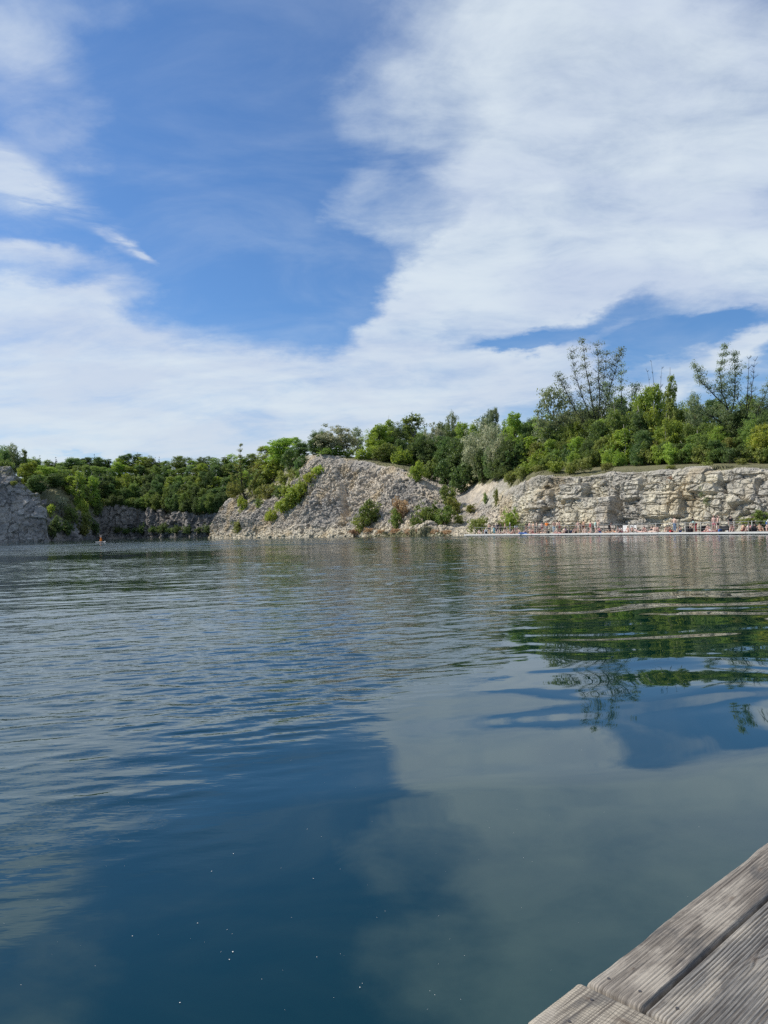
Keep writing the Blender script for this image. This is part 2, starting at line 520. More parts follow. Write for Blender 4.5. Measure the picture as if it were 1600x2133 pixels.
class Sheet:
    def __init__(self, cols):
        self.U, self.K = keypts(cols)

    def point(self, px, s):
        Q = interp_cols(self.U, self.K, [px])[0]
        i = min(int(s), len(Q) - 2)
        return Vector(Q[i] * (1 - (s - i)) + Q[i + 1] * (s - i))

    def build(self, name, us, segs, rock, mat):
        Q = interp_cols(self.U, self.K, us)                     # (nu, K, 3)
        rows = []; sv = []
        for i, nseg in enumerate(segs):
            for k in range(nseg):
                t = k / nseg
                rows.append(Q[:, i] * (1 - t) + Q[:, i + 1] * t); sv.append(i + t)
        rows.append(Q[:, -1]); sv.append(len(segs))
        A = np.stack(rows, 1)                                   # (nu, nv, 3)
        sv = np.array(sv)
        # soften the profile's kinks
        for _ in range(3):
            A[:, 1:-1] = (A[:, :-2] + 2 * A[:, 1:-1] + A[:, 2:]) / 4
        nu, nv = A.shape[:2]
        du = np.gradient(A, axis=0); dv = np.gradient(A, axis=1)
        N = np.cross(du, dv); N /= np.linalg.norm(N, axis=2, keepdims=True) + 1e-9
        flip = (N * (A - np.array((0, 0, CAMH)))).sum(2) > 0
        if flip.mean() > 0.5: N = -N
        P = A.reshape(-1, 3); Nn = N.reshape(-1, 3)
        S = np.tile(sv, nu); Uc = np.repeat(us, nv)
        D, cell, veg = rock(P, Nn, S, Uc)
        P2 = P + D
        idx = np.arange(nu * nv).reshape(nu, nv)
        Fq = np.stack([idx[:-1, :-1], idx[1:, :-1], idx[1:, 1:], idx[:-1, 1:]], -1).reshape(-1, 4)
        if flip.mean() <= 0.5: pass
        else: Fq = Fq[:, ::-1]
        me = np_mesh(name, P2, Fq, smooth=False)
        add_attr(me, 'cell', cell); add_attr(me, 'veg', veg)
        o = link_mesh(name, me, mat)
        o['kind'] = 'structure'
        return o


def sstep(x, a, b):
    t = np.clip((x - a) / (b - a), 0, 1)
    return t * t * (3 - 2 * t)


def rock_main(P, N, S, U):
    wall = sstep(U, 1020, 1110)                       # 0 on the rubble headland, 1 on the quarry wall
    fade = sstep(S, 0.4, 1.0) * (1 - 0.62 * sstep(S, 3.6, 4.0)) * (1 - (0.97 - 0.6 * np.clip((1 - sstep(U, 625, 655)) + sstep(U, 880, 900) * (1 - sstep(U, 1050, 1075)), 0, 1)) * sstep(S, 4.15, 4.6))
    # along-wall coordinate, depth coordinate, height
    a = P[:, 0] * pdir.x + P[:, 1] * pdir.y
    b = P[:, 0] * pback.x + P[:, 1] * pback.y
    z = P[:, 2]
    wob = fbm(P * 0.35, 3, 3)
    z2 = z + 0.35 * wob + 0.06 * a * 0.3
    a2 = a + 0.7 * fbm(P * 0.5 + 9, 3, 4)
    # ---- quarry wall: stacked blocks in beds
    B1 = np.stack([a2 / 4.2, b * 0 + 0.5, z2 / 2.6], 1)
    v1, g1, o1 = voro(B1, 1, True)
    B2 = np.stack([a2 / 1.5, b * 0 + 0.5, z2 / 0.75], 1)
    v2, g2, o2 = voro(B2, 2, True)
    B3 = np.stack([a / 0.55, b * 0 + 0.5, z / 0.34], 1)
    v3, g3, o3 = voro(B3, 3)
    dw = (v1 - 0.5) * 1.15 + o1[:, 2] * 0.45 * (v1 > 0.5) + (v2 - 0.5) * 0.42 + (v3 - 0.5) * 0.22
    dw -= 0.50 * (1 - sstep(g1, 0.0, 0.10)) * (v2 > 0.25) + 0.22 * (1 - sstep(g2, 0.0, 0.13))
    dw += 0.9 * fbm(P * 0.10, 3, 21)
    dw += 0.12 * fbm(P * 2.5, 3, 22)
    # great slabs and overhangs that can be told apart in the wall
    uj = U + 5.0 * fbm(np.stack([z * 0.9, z * 0, z * 0 + 3.1], 1), 3, 41)
    zj = z + 0.5 * fbm(np.stack([a * 0.25, a * 0, a * 0 + 8.2], 1), 3, 42)
    for (u0, u1, z0, z1, prot) in ((1186, 1283, 0.9, 5.3, 1.2), (1345, 1426, 2.1, 5.3, 1.0), (1170, 1222, 4.9, 7.6, 1.1), (1440, 1502, 5.0, 7.8, 0.9),
                                   (1298, 1338, 4.6, 7.4, 0.8), (1520, 1580, 3.2, 6.2, 0.9), (1096, 1150, 4.0, 7.0, 0.8), (1640, 1720, 2.0, 6.0, 1.2)):
        mk = sstep(uj, u0 - 1, u0 + 3) * (1 - sstep(uj, u1 - 1.5, u1 + 1.5)) * sstep(zj, z0 - .08, z0 + .12) * (1 - sstep(zj, z1 - .3, z1 + .3))
        dw = dw * (1 - 0.45 * mk) + prot * mk
    cleft = np.exp(-((uj - 1289) / 4.0) ** 2) * (1 - sstep(z, 5.5, 7.0))
    dw -= 1.6 * cleft
    bed = np.abs(((z2 + 0.04 * a2) / 1.35) % 1.0 - 0.5)
    dw -= 0.30 * (1 - sstep(bed, 0.0, 0.07)) * (fbm(P * 0.3, 2, 44) > -0.1)
    # ---- rubble
    R1 = P / 2.2 + 0.25 * fbm(P * 0.6, 2, 6)[:, None]
    r1, h1, q1 = voro(R1, 11)
    r2, h2, q2 = voro(P / np.array((0.85, 0.85, 0.7)), 12)
    r3, h3, q3 = voro(P / 0.42, 14)
    dr = (r1 - 0.5) * 0.75 + (r2 - 0.5) * 0.62 + (r3 - 0.5) * 0.30 - 0.22 * (1 - sstep(h2, 0, 0.15)) + 3.4 * fbm(P * 0.055, 3, 13) + 1.1 * fbm(P * 0.22, 3, 15)
    big, bg, _o = voro(P / np.array((4.5, 4.5, 3.6)), 16)
    dr += 0.9 * (big - 0.5) * (big > 0.62) - 2.2 * np.exp(-((U - 716 - 0.35 * (z - 6)) / 6.0) ** 2) * (1 - sstep(z, 9, 14))
    # smoother scree in the gully
    gully = np.exp(-((U - 985) / 55.0) ** 2) * (1 - sstep(S, 4.8, 5.2))
    dr = dr * (1 - 0.62 * gully)
    # beds exposed along the foot of the headland
    foot = (1 - sstep(S, 1.7, 2.4)) * (1 - sstep(U, 740, 800))
    df = (v2 - 0.5) * 0.8 + (v3 - 0.5) * 0.3 + 0.5 * (v1 - 0.5)
    dr = dr * (1 - foot) + (df + 0.3 * dr) * foot
    d = (dw * wall + dr * (1 - wall)) * fade
    D = N * d[:, None]
    top = sstep(S, 4.6, 5.2)
    D[:, 2] += top * 0.5 * fbm(P * 0.15, 3, 30)
    cell = np.where(wall > 0.5, 0.5 * v2 + 0.3 * v3 + 0.2 * v1, 0.55 * r2 + 0.45 * r3)
    veg = sstep(S, 3.95, 4.25)
    # left slope of the headland: earth and low grass between rock
    sl = sstep(S, 3.2, 4.1) * (1 - sstep(U, 600, 640)) * sstep(U, 470, 500)
    veg = np.maximum(veg, sl * 0.46) * (1 - 0.5 * sstep(U, 880, 900) * (1 - sstep(U, 1050, 1080)) * (1 - sstep(S, 4.7, 5.0)))
    veg = np.minimum(veg, np.where((U < 632) & (S < 5.0), 0.56, 2.0))
    veg = veg * (1 - 0.45 * np.exp(-((U - 985) / 60.0) ** 2) * (1 - sstep(S, 4.6, 5.0)))
    veg = np.maximum(veg * (1 - 0.55 * np.exp(-((U - 655) / 28.0) ** 2) * (1 - sstep(S, 4.9, 5.4))), 0)
    sh = (1 - sstep(S, 1.0, 1.7)) * sstep(U, 730, 770) * (1 - sstep(U, 950, 1000)) * 0.6
    veg = np.maximum(veg, sh)
    return D, cell, veg


main = Sheet(MAIN_COLS)
us = np.concatenate([np.arange(437, 1640, 0.8), np.arange(1640, 1900.1, 3.0)])
main.build('quarry_cliff', us, [4, 40, 62, 62, 34, 12, 5], rock_main, M['wall_rock'])

# the headland takes the greyer rubble stone: a second material slot on the faces left of the gully
o_main = bpy.data.objects['quarry_cliff']
o_main.data.materials.append(M['head_rock'])
nseg_v = 4 + 40 + 62 + 62 + 34 + 12 + 5
ncol = len(us) - 1
mi = np.zeros((ncol, nseg_v), dtype=np.int32)
for j in range(ncol):
    edge = 1028 + 22 * np.sin(np.arange(nseg_v) * 0.07) + RNG.uniform(-16, 16, nseg_v)
    mi[j] = (us[j] < edge).astype(np.int32)
o_main.data.polygons.foreach_set('material_index', mi.ravel())

BACK_COLS = [
    (-420, [Z_(-3, 318), Z_(0.2, 320), Z_(12, 326), Z_(20, 334), Z_(26, 360), Z_(33, 420), Z_(34, 520)]),
    (60, [Z_(-3, 328), Z_(0.2, 330), Z_(10, 340), Z_(20, 352), Z_(27, 372), Z_(34, 410), Z_(35, 540)]),
    (110, [Z_(-3, 338), Z_(0.2, 342), P_(1100, 350), P_(1042, 365), P_(1008, 384), P_(978, 430), Z_(39, 540)]),
    (150, [Z_(-3, 350), Z_(0.2, 355), P_(1100, 362), P_(1068, 372), P_(1035, 390), P_(980, 435), Z_(40, 550)]),
    (200, [Z_(-3, 385), Z_(0.2, 390), P_(1098, 396), P_(1062, 404), P_(1040, 418), P_(982, 460), Z_(41, 560)]),
    (225, [Z_(-3, 400), Z_(0.2, 404), P_(1088, 406), P_(1056, 408), P_(1045, 422), P_(984, 465), Z_(41, 560)]),
    (300, [Z_(-3, 402), Z_(0.2, 405), P_(1088, 407), P_(1062, 409), P_(1042, 428), P_(984, 470), Z_(41, 570)]),
    (420, [Z_(-3, 378), Z_(0.2, 381), P_(1095, 383), P_(1070, 386), P_(1045, 402), P_(984, 450), Z_(39, 560)]),
    (620, [Z_(-3, 370), Z_(0.2, 373), P_(1092, 375), P_(1068, 378), P_(1043, 394), P_(980, 440), Z_(38, 560)]),
    (800, [Z_(-3, 370), Z_(0.2, 373), P_(1088, 375), P_(1064, 378), P_(1043, 394), P_(980, 440), Z_(38, 560)]),
]
LEFT_COLS = [
    (-420, [Z_(-3, 236), Z_(0.1, 238), Z_(10, 241), Z_(19, 245), Z_(27, 250), Z_(27, 275), Z_(22, 310)]),
    (-120, [Z_(-3, 256), Z_(0.1, 258), Z_(10, 261), Z_(19, 266), Z_(27, 272), Z_(28, 290), Z_(24, 318)]),
    (0, [Z_(-3, 267), Z_(0.1, 270), P_(1080, 273), P_(1020, 279), P_(968, 288), Z_(28, 300), Z_(24, 325)]),
    (24, [Z_(-3, 269), Z_(0.1, 272), P_(1085, 275), P_(1025, 281), P_(972, 289), Z_(26, 300), Z_(22, 325)]),
    (45, [Z_(-3, 270), Z_(0.1, 273), P_(1090, 276), P_(1042, 282), P_(1001, 289), Z_(20, 300), Z_(18, 325)]),
    (60, [Z_(-3, 271), Z_(0.1, 274), P_(1093, 277), P_(1052, 282), P_(1015, 288), Z_(16, 300), Z_(12, 325)]),
    (80, [Z_(-3, 272), Z_(0.1, 276), P_(1096, 279), P_(1064, 283), P_(1036, 288), Z_(12, 302), Z_(8, 325)]),
    (88, [Z_(-3, 273), Z_(0.1, 277), P_(1103, 280), P_(1080, 284), P_(1062, 288), Z_(8, 304), Z_(4, 325)]),
    (95, [Z_(-3, 274), Z_(0.1, 278), P_(1117, 281), P_(1108, 285), P_(1100, 289), Z_(2, 306), Z_(0, 325)]),
    (103, [Z_(-3, 276), Z_(-0.5, 280), Z_(0.3, 282), Z_(0.6, 286), Z_(0.6, 290), Z_(-0.5, 306), Z_(-3, 325)]),
]


def rock_far(P, N, S, U):
    fade = sstep(S, 0.4, 1.0) * (1 - 0.8 * sstep(S, 3.6, 4.3))
    z = P[:, 2]; a = P[:, 0]; b = P[:, 1]
    w = fbm(P * 0.2, 3, 3)
    v1, g1, o1 = voro(np.stack([(a + w) / 5.0, b / 30, (z + w) / 7.5], 1), 1, True)
    v2, g2, o2 = voro(np.stack([(a + w) / 2.0, b / 6, (z + w) / 3.0], 1), 2, True)
    v3, g3, o3 = voro(P / 0.9, 3)
    d = (v1 - 0.5) * 2.6 + (v2 - 0.5) * 1.5 + (v3 - 0.5) * 0.5 - 0.25 * (1 - sstep(g1, 0, 0.1)) + 0.9 * o1[:, 0] * (v1 > .5) + 2.5 * fbm(P * 0.05, 3, 8)
    D = N * (d * fade)[:, None]
    D[:, 2] += sstep(S, 3.6, 4.3) * 1.2 * fbm(P * 0.06, 3, 9)
    veg = np.maximum(sstep(S, 2.85, 3.2), 0.55 * sstep(S, 1.8, 2.6) * (U < 200) * (U > 96))
    return D, 0.5 * v2 + 0.5 * v3, veg


def rock_left(P, N, S, U):
    D, cell, veg = rock_far(P, N, np.minimum(S, 3.4), U)
    k = (1 - sstep(U, 84, 103))
    D *= (0.62 * (1 - 0.6 * sstep(S, 3.9, 4.6)) * k)[:, None]
    veg = 0.50 * sstep(S, 3.0, 3.8) + 0.3 * sstep(S, 3.95, 4.3)
    return D, cell, veg


back = Sheet(BACK_COLS)
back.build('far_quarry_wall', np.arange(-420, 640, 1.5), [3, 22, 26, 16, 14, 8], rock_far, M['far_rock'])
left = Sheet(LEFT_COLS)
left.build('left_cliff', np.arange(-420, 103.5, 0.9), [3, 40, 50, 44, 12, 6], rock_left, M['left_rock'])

# ground under everything, out to the horizon: lake bed and the land behind the quarry
def flat(name, z, r, mat, nx=8):
    xs = np.linspace(-r, r, nx)
    X, Y = np.meshgrid(xs, xs, indexing='ij')
    V = np.stack([X.ravel(), Y.ravel(), np.full(X.size, z)], 1)
    idx = np.arange(nx * nx).reshape(nx, nx)
    Fq = np.stack([idx[:-1, :-1], idx[1:, :-1], idx[1:, 1:], idx[:-1, 1:]], -1).reshape(-1, 4)
    return link_mesh(name, np_mesh(name, V, Fq, False), mat)


M['bed'] = simple('lake_bed', (0.10, 0.10, 0.08), 0.95, 0.3, 0.05)
tag(flat('ground', -4.0, 2500, M['bed']), kind='structure')

# ==================================================================== water
def vn2(x, y, seed=0):
    ix = np.floor(x).astype(np.int64); iy = np.floor(y).astype(np.int64)
    fx = x - ix; fy = y - iy
    fx = fx * fx * fx * (fx * (fx * 6 - 15) + 10); fy = fy * fy * fy * (fy * (fy * 6 - 15) + 10)
    z0 = np.zeros_like(ix) + seed * 13
    a_ = _hash(ix, iy, z0, seed); b_ = _hash(ix + 1, iy, z0, seed); c_ = _hash(ix, iy + 1, z0, seed); d_ = _hash(ix + 1, iy + 1, z0, seed)
    return ((a_ * (1 - fx) + b_ * fx) * (1 - fy) + (c_ * (1 - fx) + d_ * fx) * fy) * 2 - 1


def rotn(x, y, deg, sx, sy, seed, oct_=2, gain=.5):
    c_, s_ = math.cos(math.radians(deg)), math.sin(math.radians(deg))
    u = x * c_ + y * s_; v = -x * s_ + y * c_
    r = 0; am = 1.0
    for k in range(oct_):
        r = r + am * vn2(u * sx * 1.9 ** k + 7.7 * k, v * sy * 1.9 ** k + 3.1 * k, seed + k); am *= gain
    return r


def breeze(x, y):
    """1 where the breeze ruffles the lake, 0 on the calm water near the deck"""
    yb = 5.7 + np.where(x < 0, 1.55 * x, 2.9 * x) + 1.1 * vn2(x * .45, y * .45, 51) + 0.6 * vn2(x * 1.3, y * 1.3, 52)
    yb = np.minimum(yb, 17.0 + 2.0 * vn2(x * .2, y * .2, 55))
    br = sstep(y - yb, -1.4, 3.0 + 5.0 * sstep(x, .5, 5))
    gust = np.clip(0.85 + 0.55 * vn2(x * .10, y * .16, 53) + 0.35 * vn2(x * .4, y * .7, 54), 0.25, 1.5)
    return br * gust, br


def waves(x, y):
    br, b0 = breeze(x, y)
    wx = 0.5 * vn2(x * .5, y * .5, 61); wy = 0.35 * vn2(x * .6, y * .6, 62)
    X = x + wx; Y = y + wy
    und = 0.0100 * rotn(X, Y, 16, .42, 1.15, 63, 2, .35) * sstep(y, 2.6, 7.5) * (1 - .3 * b0)
    und = und + 0.0022 * rotn(X, Y, -8, .5, .8, 66, 1)
    # wake-like train with long crests, strongest on the left
    env = np.clip(0.45 + 0.9 * vn2(x * .16, y * .22, 67), 0, 1) * sstep(y - 2.2 * x, 3, 12)
    ph = (-0.36 * x + 0.93 * y) / 1.15 + 0.55 * vn2(x * .3, y * .3, 68) + .18 * vn2(x * 1.1, y * 1.1, 69)
    tr = np.sin(2 * np.pi * ph); tr = tr + .25 * np.sin(4 * np.pi * ph)
    calm_band = np.exp(-((y - 61 - .10 * x) / 6.5) ** 2) * (1 - sstep(x, -12, 0))
    br = br * (1.08 + 0.85 * sstep(y, 40, 95)) * (1 - .75 * calm_band)
    h = und + 0.0042 * tr * env * br
    h = h + 0.0042 * rotn(X, Y, 18, .62, 2.1, 71, 1) * br
    h = h + 0.0030 * rotn(X, Y, 13, 1.5, 4.4, 73, 2, .45) * br
    rg = rotn(x, y, 22, 1.9, 4.8, 75, 1); rg2 = rotn(x, y, 10, 3.4, 8.5, 85, 1)
    h = h + (0.0075 * (0.5 - np.sqrt(rg * rg + .012)) + 0.0036 * (0.5 - np.sqrt(rg2 * rg2 + .015)) * (y < 60)) * br
    h = h + 0.0020 * rotn(X, Y, 12, .9, 2.3, 87, 2, .4) * sstep(y, 4.5, 9)
    h = h + 0.0021 * rotn(x, y, -12, 2.8, 6.2, 77, 1) * br
    h = h + 0.0015 * rotn(x, y, 14, 4.6, 10.5, 79, 1) * br * (y < 45)
    h = h + 0.0010 * rotn(x, y, 20, 6.0, 15.0, 81, 1) * br * (y < 15)
    return h, br


def water_mesh():
    th = np.tan(np.radians(np.concatenate([np.linspace(-66, -37, 110)[:-1], np.linspace(-37, 38, 740), np.linspace(38, 66, 110)[1:]])))
    nc = len(th)
    ys = [1.0]
    while ys[-1] < 170:
        y = ys[-1]
        ys.append(y + (0.028 if y < 6 else 0.028 + (y - 6) * 0.0032 if y < 24 else min(0.40, 0.0856 + (y - 24) * 0.0030)))
    ys = np.array(ys)
    Y, T = np.meshgrid(ys, th, indexing='ij')
    X = Y * T
    h, br = waves(X.ravel(), Y.ravel())
    edge = (sstep(ys, 1.0, 1.5) * (1 - sstep(ys, 150, 169)))[:, None] * (sstep(np.arange(nc), 0, 14) * (1 - sstep(np.arange(nc), nc - 15, nc - 1)))[None, :]
    Z = h.reshape(X.shape) * edge
    V = np.stack([X.ravel(), Y.ravel(), Z.ravel()], 1)
    ny, nx = X.shape
    idx = np.arange(nx * ny).reshape(ny, nx)
    Fq = np.stack([idx[:-1, :-1], idx[:-1, 1:], idx[1:, 1:], idx[1:, :-1]], -1).reshape(-1, 4)
    # flat water all round the modelled part
    R = 1400.0; y0, y1 = ys[0], ys[-1]; l, r = th[0], th[-1]; n = len(V)
    ex = [(-R, -R), (R, -R), (R, y0), (-R, y0), (R, y1), (-R, y1), (R, R), (-R, R), (l * y0, y0), (r * y0, y0), (l * y1, y1), (r * y1, y1)]
    V = np.concatenate([V, np.array([(a_, b_, 0.0) for a_, b_ in ex])])
    q = lambda *k: [n + i for i in k]
    Fx = np.array([q(0, 1, 2, 3), q(3, 8, 10, 5), q(9, 2, 4, 11), q(5, 4, 6, 7)])
    me = np_mesh('water', V, np.concatenate([Fq, Fx]))
    br = br * (1 + 3.4 * sstep(Y.ravel(), 60, 125))
    add_attr(me, 'ruffle', np.concatenate([br, np.array([.5, .5, .5, .5, 4.4, 4.4, 4.4, 4.4, .5, .5, 4.4, 4.4])]))
    return me


def water_mat():
    m_, q = new_mat('lake_water')
    p = pos_of(q)
    br = q.n('ShaderNodeAttribute', attribute_name='ruffle').outputs['Fac']
    r2 = q.noise(q.mapping(p, (9, 4, 0), (0, 0, math.radians(-18)), (3.0, 8.0, 1)), 1.0, 3, 0.55, 0.3)
    r4 = q.noise(q.mapping(p, (1, 9, 0), (0, 0, math.radians(-16)), (8.0, 21.0, 1)), 1.0, 2, 0.5, 0.2)
    h = q.math('ADD', q.math('MULTIPLY', r2, 0.0036), q.math('MULTIPLY', r4, 0.0019))
    h = q.math('MULTIPLY', h, br)
    bm = q.n('ShaderNodeBump', {'Height': h, 'Strength': 1.0, 'Distance': 1.0})
    col = q.mix(q.noise(p, 0.12, 3, 0.5), (0.0000, 0.0130, 0.0115, 1), (0.0000, 0.0180, 0.0145, 1))
    b = q.n('ShaderNodeBsdfPrincipled', {'Base Color': col, 'Roughness': 0.015, 'Specular Tint': (0.48, 0.86, 0.96, 1), 'IOR': 1.76, 'Normal': bm.outputs[0]})
    finish(q, b.outputs[0])
    return m_


M['water'] = water_mat()
tag(link_mesh('water', water_mesh(), M['water']), kind='structure')

# ==================================================================== trees and shrubs
class Tubes:
    def __init__(self): self.V = []; self.F = []

    def add(self, pts, radii, sides=6):
        base = len(self.V)
        n = len(pts)
        for i, (p, r) in enumerate(zip(pts, radii)):
            p = Vector(p)
            t = (Vector(pts[min(i + 1, n - 1)]) - Vector(pts[max(i - 1, 0)]))
            if t.length < 1e-6: t = Vector((0, 0, 1))
            t.normalize()
            a = t.cross(Vector((0.31, 0.95, 0.1))).normalized()
            b = t.cross(a)
            for k in range(sides):
                an = 2 * math.pi * k / sides
                self.V.append(p + (a * math.cos(an) + b * math.sin(an)) * r)
        for i in range(n - 1):
            for k in range(sides):
                k2 = (k + 1) % sides
                self.F.append((base + i * sides + k, base + i * sides + k2, base + (i + 1) * sides + k2, base + (i + 1) * sides + k))
        self.F.append(tuple(base + (n - 1) * sides + k for k in range(sides)))
        self.F.append(tuple(base + k for k in reversed(range(sides))))

    def mesh(self, name): return list_mesh(name, self.V, self.F)


def curve(p0, p1, n=5, bow=0.12, rnd=random, up=0.0):
    p0 = Vector(p0); p1 = Vector(p1); L = (p1 - p0).length
    off = Vector((rnd.uniform(-1, 1), rnd.uniform(-1, 1), rnd.uniform(-.3, .6))) * bow * L
    off.z += up * L
    out = []
    for i in range(n):
        t = i / (n - 1)
        j = Vector((rnd.uniform(-1, 1), rnd.uniform(-1, 1), rnd.uniform(-1, 1))) * (0.03 * L if 0 < i < n - 1 else 0)
        out.append(p0.lerp(p1, t) + off * (4 * t * (1 - t)) * 0.5 + j)
    return out


def leaves(name, centers, radius, per, size, rng, flat=0.75, outward=None, up=0.5):
    """leaf-sized faces in small clumps round the given clump centres"""
    centers = np.array(centers, float)
    nC = len(centers)
    rad = np.broadcast_to(np.array(radius, float), (nC,))
    per_i = np.maximum(2, (per * rng.uniform(0.5, 1.4, nC)).astype(int))
    idx = np.repeat(np.arange(nC), per_i)
    n = len(idx)
    dirs = rng.normal(size=(n, 3)); dirs /= np.linalg.norm(dirs, axis=1, keepdims=True)
    rr = rng.uniform(0.15, 1.0, n) ** 0.6
    P = centers[idx] + dirs * (rr * rad[idx])[:, None] * np.array((1, 1, flat))
    nrm = dirs * 0.7 + rng.normal(size=(n, 3)) * 0.5 + np.array((0, 0, up))
    nrm /= np.linalg.norm(nrm, axis=1, keepdims=True)
    t1 = np.cross(nrm, rng.normal(size=(n, 3))); t1 /= np.linalg.norm(t1, axis=1, keepdims=True)
    t2 = np.cross(nrm, t1)
    s_ = size * rng.uniform(0.6, 1.35, n)
    a = t1 * (s_ * 0.62)[:, None]; b = t2 * (s_ * 0.36)[:, None]
    V = np.stack([P - a, P + b, P + a, P - b], 1).reshape(-1, 3)
    Fq = np.arange(4 * n).reshape(n, 4)
    me = np_mesh(name, V, Fq, False)
    ct = rng.uniform(0, 1, nC)
    tint = np.clip(ct[idx] * 0.65 + rng.uniform(0, 0.35, n), 0, 1)
    add_attr(me, 'tint', np.repeat(tint, 4))
    return me


def lobes_points(lobes, n, rng, hole=0.45, shell=0.45, hscale=0.55):
    """clump centres spread through a union of ellipsoids, with gaps"""
    out = []
    vol = np.array([l[3] * l[4] * l[5] for l in lobes]) ** (2 / 3); vol /= vol.sum()
    tries = 0
    while len(out) < n and tries < 60:
        tries += 1
        k = rng.choice(len(lobes), size=n, p=vol)
        L = np.array(lobes)[k]
        d = rng.normal(size=(n, 3)); d /= np.linalg.norm(d, axis=1, keepdims=True)
        r = shell + (1 - shell) * rng.uniform(0, 1, n) ** 0.7
        r *= 1 + 0.16 * rng.normal(size=n)
        P = L[:, :3] + d * r[:, None] * L[:, 3:6]
        keep = fbm(P * hscale + 31.7, 2, int(rng.integers(1000)) if False else 77) > -hole
        out.extend(P[keep].tolist())
    return np.array(out[:n])


PROTO = {}


def make_plant(kind, name, H, lobes, nclump, crad, per, lsize, leafm, barkm, stems=1, trunk_r=0.18, trunk_top=0.7, limbs=18,
               seed=1, hole=0.35, shell=0.45, lean=0.0, flat=0.75, hs=0.55, trunkname='trunk', crown='crown'):
    rnd = random.Random(seed); rng = np.random.default_rng(seed)
    root = empty(name, (0, 0, 0))
    pts = lobes_points(lobes, nclump, rng, hole, shell, hs)
    pts = pts[pts[:, 2] > 0.15]
    tb = Tubes()
    tops = []
    for s in range(stems):
        if stems == 1:
            b0 = Vector((0, 0, -0.6)); top = Vector((lean, 0, H * trunk_top))
        else:
            an = 2 * math.pi * s / stems + rnd.uniform(-.4, .4)
            b0 = Vector((0.12 * math.cos(an), 0.12 * math.sin(an), -0.5))
            top = pts[rnd.randrange(len(pts))]; top = Vector(top)
        c = curve(b0, top, 7, 0.06 if stems == 1 else 0.12, rnd)
        tr = trunk_r if stems == 1 else trunk_r * 0.6
        tb.add(c, [tr * (1 - 0.82 * i / 6) for i in range(7)], 7)
        tops.append(c)
    for i in range(limbs):
        q = Vector(pts[rnd.randrange(len(pts))])
        c = rnd.choice(tops)
        # leave the trunk lower than the clump the limb reaches
        j = min(range(len(c)), key=lambda k: abs(c[k].z - q.z * 0.62))
        st = c[max(1, min(j, len(c) - 2))]
        L = (q - st).length
        cc = curve(st, q, 5, 0.15, rnd, 0.05)
        r0 = trunk_r * (0.22 + 0.25 * rnd.random())
        tb.add(cc, [r0, r0 * .75, r0 * .5, r0 * .33, 0.012], 5)
    link_mesh(trunkname, tb.mesh(name + '_wood'), M[barkm], root)
    link_mesh(crown, leaves(name + '_leaves', pts, crad * np.random.default_rng(seed + 1).uniform(.6, 1.3, len(pts)), per, lsize, rng, flat), M[leafm], root)
    w = (pts[:, 0].max() - pts[:, 0].min() + 2 * crad * 0.8)
    hh = pts[:, 2].max() + crad * flat * 0.8
    PROTO[kind] = dict(root=root, w=w, h=hh, used=False)
    return root


def L_(*a): return tuple(a)

# rounded broadleaf trees (about 10 m)
make_plant('round_a', 'broadleaf_tree', 10, [(0, 0, 6, 3.2, 3.2, 3.2), (1.6, .4, 4.2, 2.2, 2.2, 2.0), (-1.8, -.3, 4.6, 2.0, 2.2, 2.0), (.3, 0, 8.2, 1.8, 1.8, 1.8), (0, 0, 2.2, 3.0, 3.0, 1.8)],
           290, .85, 54, .26, 'leaf_mid', 'bark', seed=3)
make_plant('round_b', 'broadleaf_tree', 10, [(0, 0, 5.2, 3.0, 3.0, 3.6), (1.4, -.6, 7.4, 1.8, 1.8, 1.9), (-1.3, .4, 6.4, 2.1, 2.0, 2.1), (0.8, 0, 3, 2.6, 2.4, 1.8), (-.4, 0, 1.8, 2.8, 2.8, 1.5)],
           290, .8, 54, .25, 'leaf_fresh', 'bark', seed=4)
make_plant('round_c', 'broadleaf_tree', 10, [(0, 0, 5.4, 2.7, 2.7, 3.9), (-1.1, .6, 3.2, 2.2, 2.0, 2.2), (1.3, 0, 4.6, 1.9, 2.0, 2.2), (-.4, 0, 8.3, 1.3, 1.3, 1.5), (0.3, 0, 1.8, 2.7, 2.7, 1.5)],
           280, .85, 54, .26, 'leaf_dark', 'bark', seed=5)
make_plant('round_d', 'broadleaf_tree', 10, [(0, 0, 6.4, 3.3, 3.0, 2.7), (2.0, .4, 5.2, 1.9, 1.9, 1.7), (-2.1, -.3, 5.4, 1.7, 2.0, 1.8), (.5, .5, 3.4, 2.4, 2.4, 1.8), (0, 0, 1.8, 2.8, 2.8, 1.5)],
           260, .85, 48, .26, 'leaf_olive', 'bark', seed=6)
# slim birch-like tree with a pale trunk
make_plant('birch', 'birch_tree', 11, [(0, 0, 4.0, 1.5, 1.5, 2.6), (.2, 0, 7.2, 1.25, 1.25, 2.6), (0, 0, 9.6, .55, .55, 1.3), (0, 0, 1.8, 1.4, 1.4, 1.4)],
           150, .6, 26, .26, 'leaf_fresh', 'bark_pale', trunk_r=.13, trunk_top=.93, seed=8, hole=.15)
make_plant('birch_b', 'birch_tree', 11, [(0.2, 0, 4.4, 1.8, 1.6, 2.8), (-.3, 0, 7.4, 1.4, 1.3, 2.4), (.3, 0, 9.5, .7, .6, 1.3)],
           140, .6, 24, .26, 'leaf_mid', 'bark_pale', trunk_r=.13, trunk_top=.93, seed=9, hole=.1)
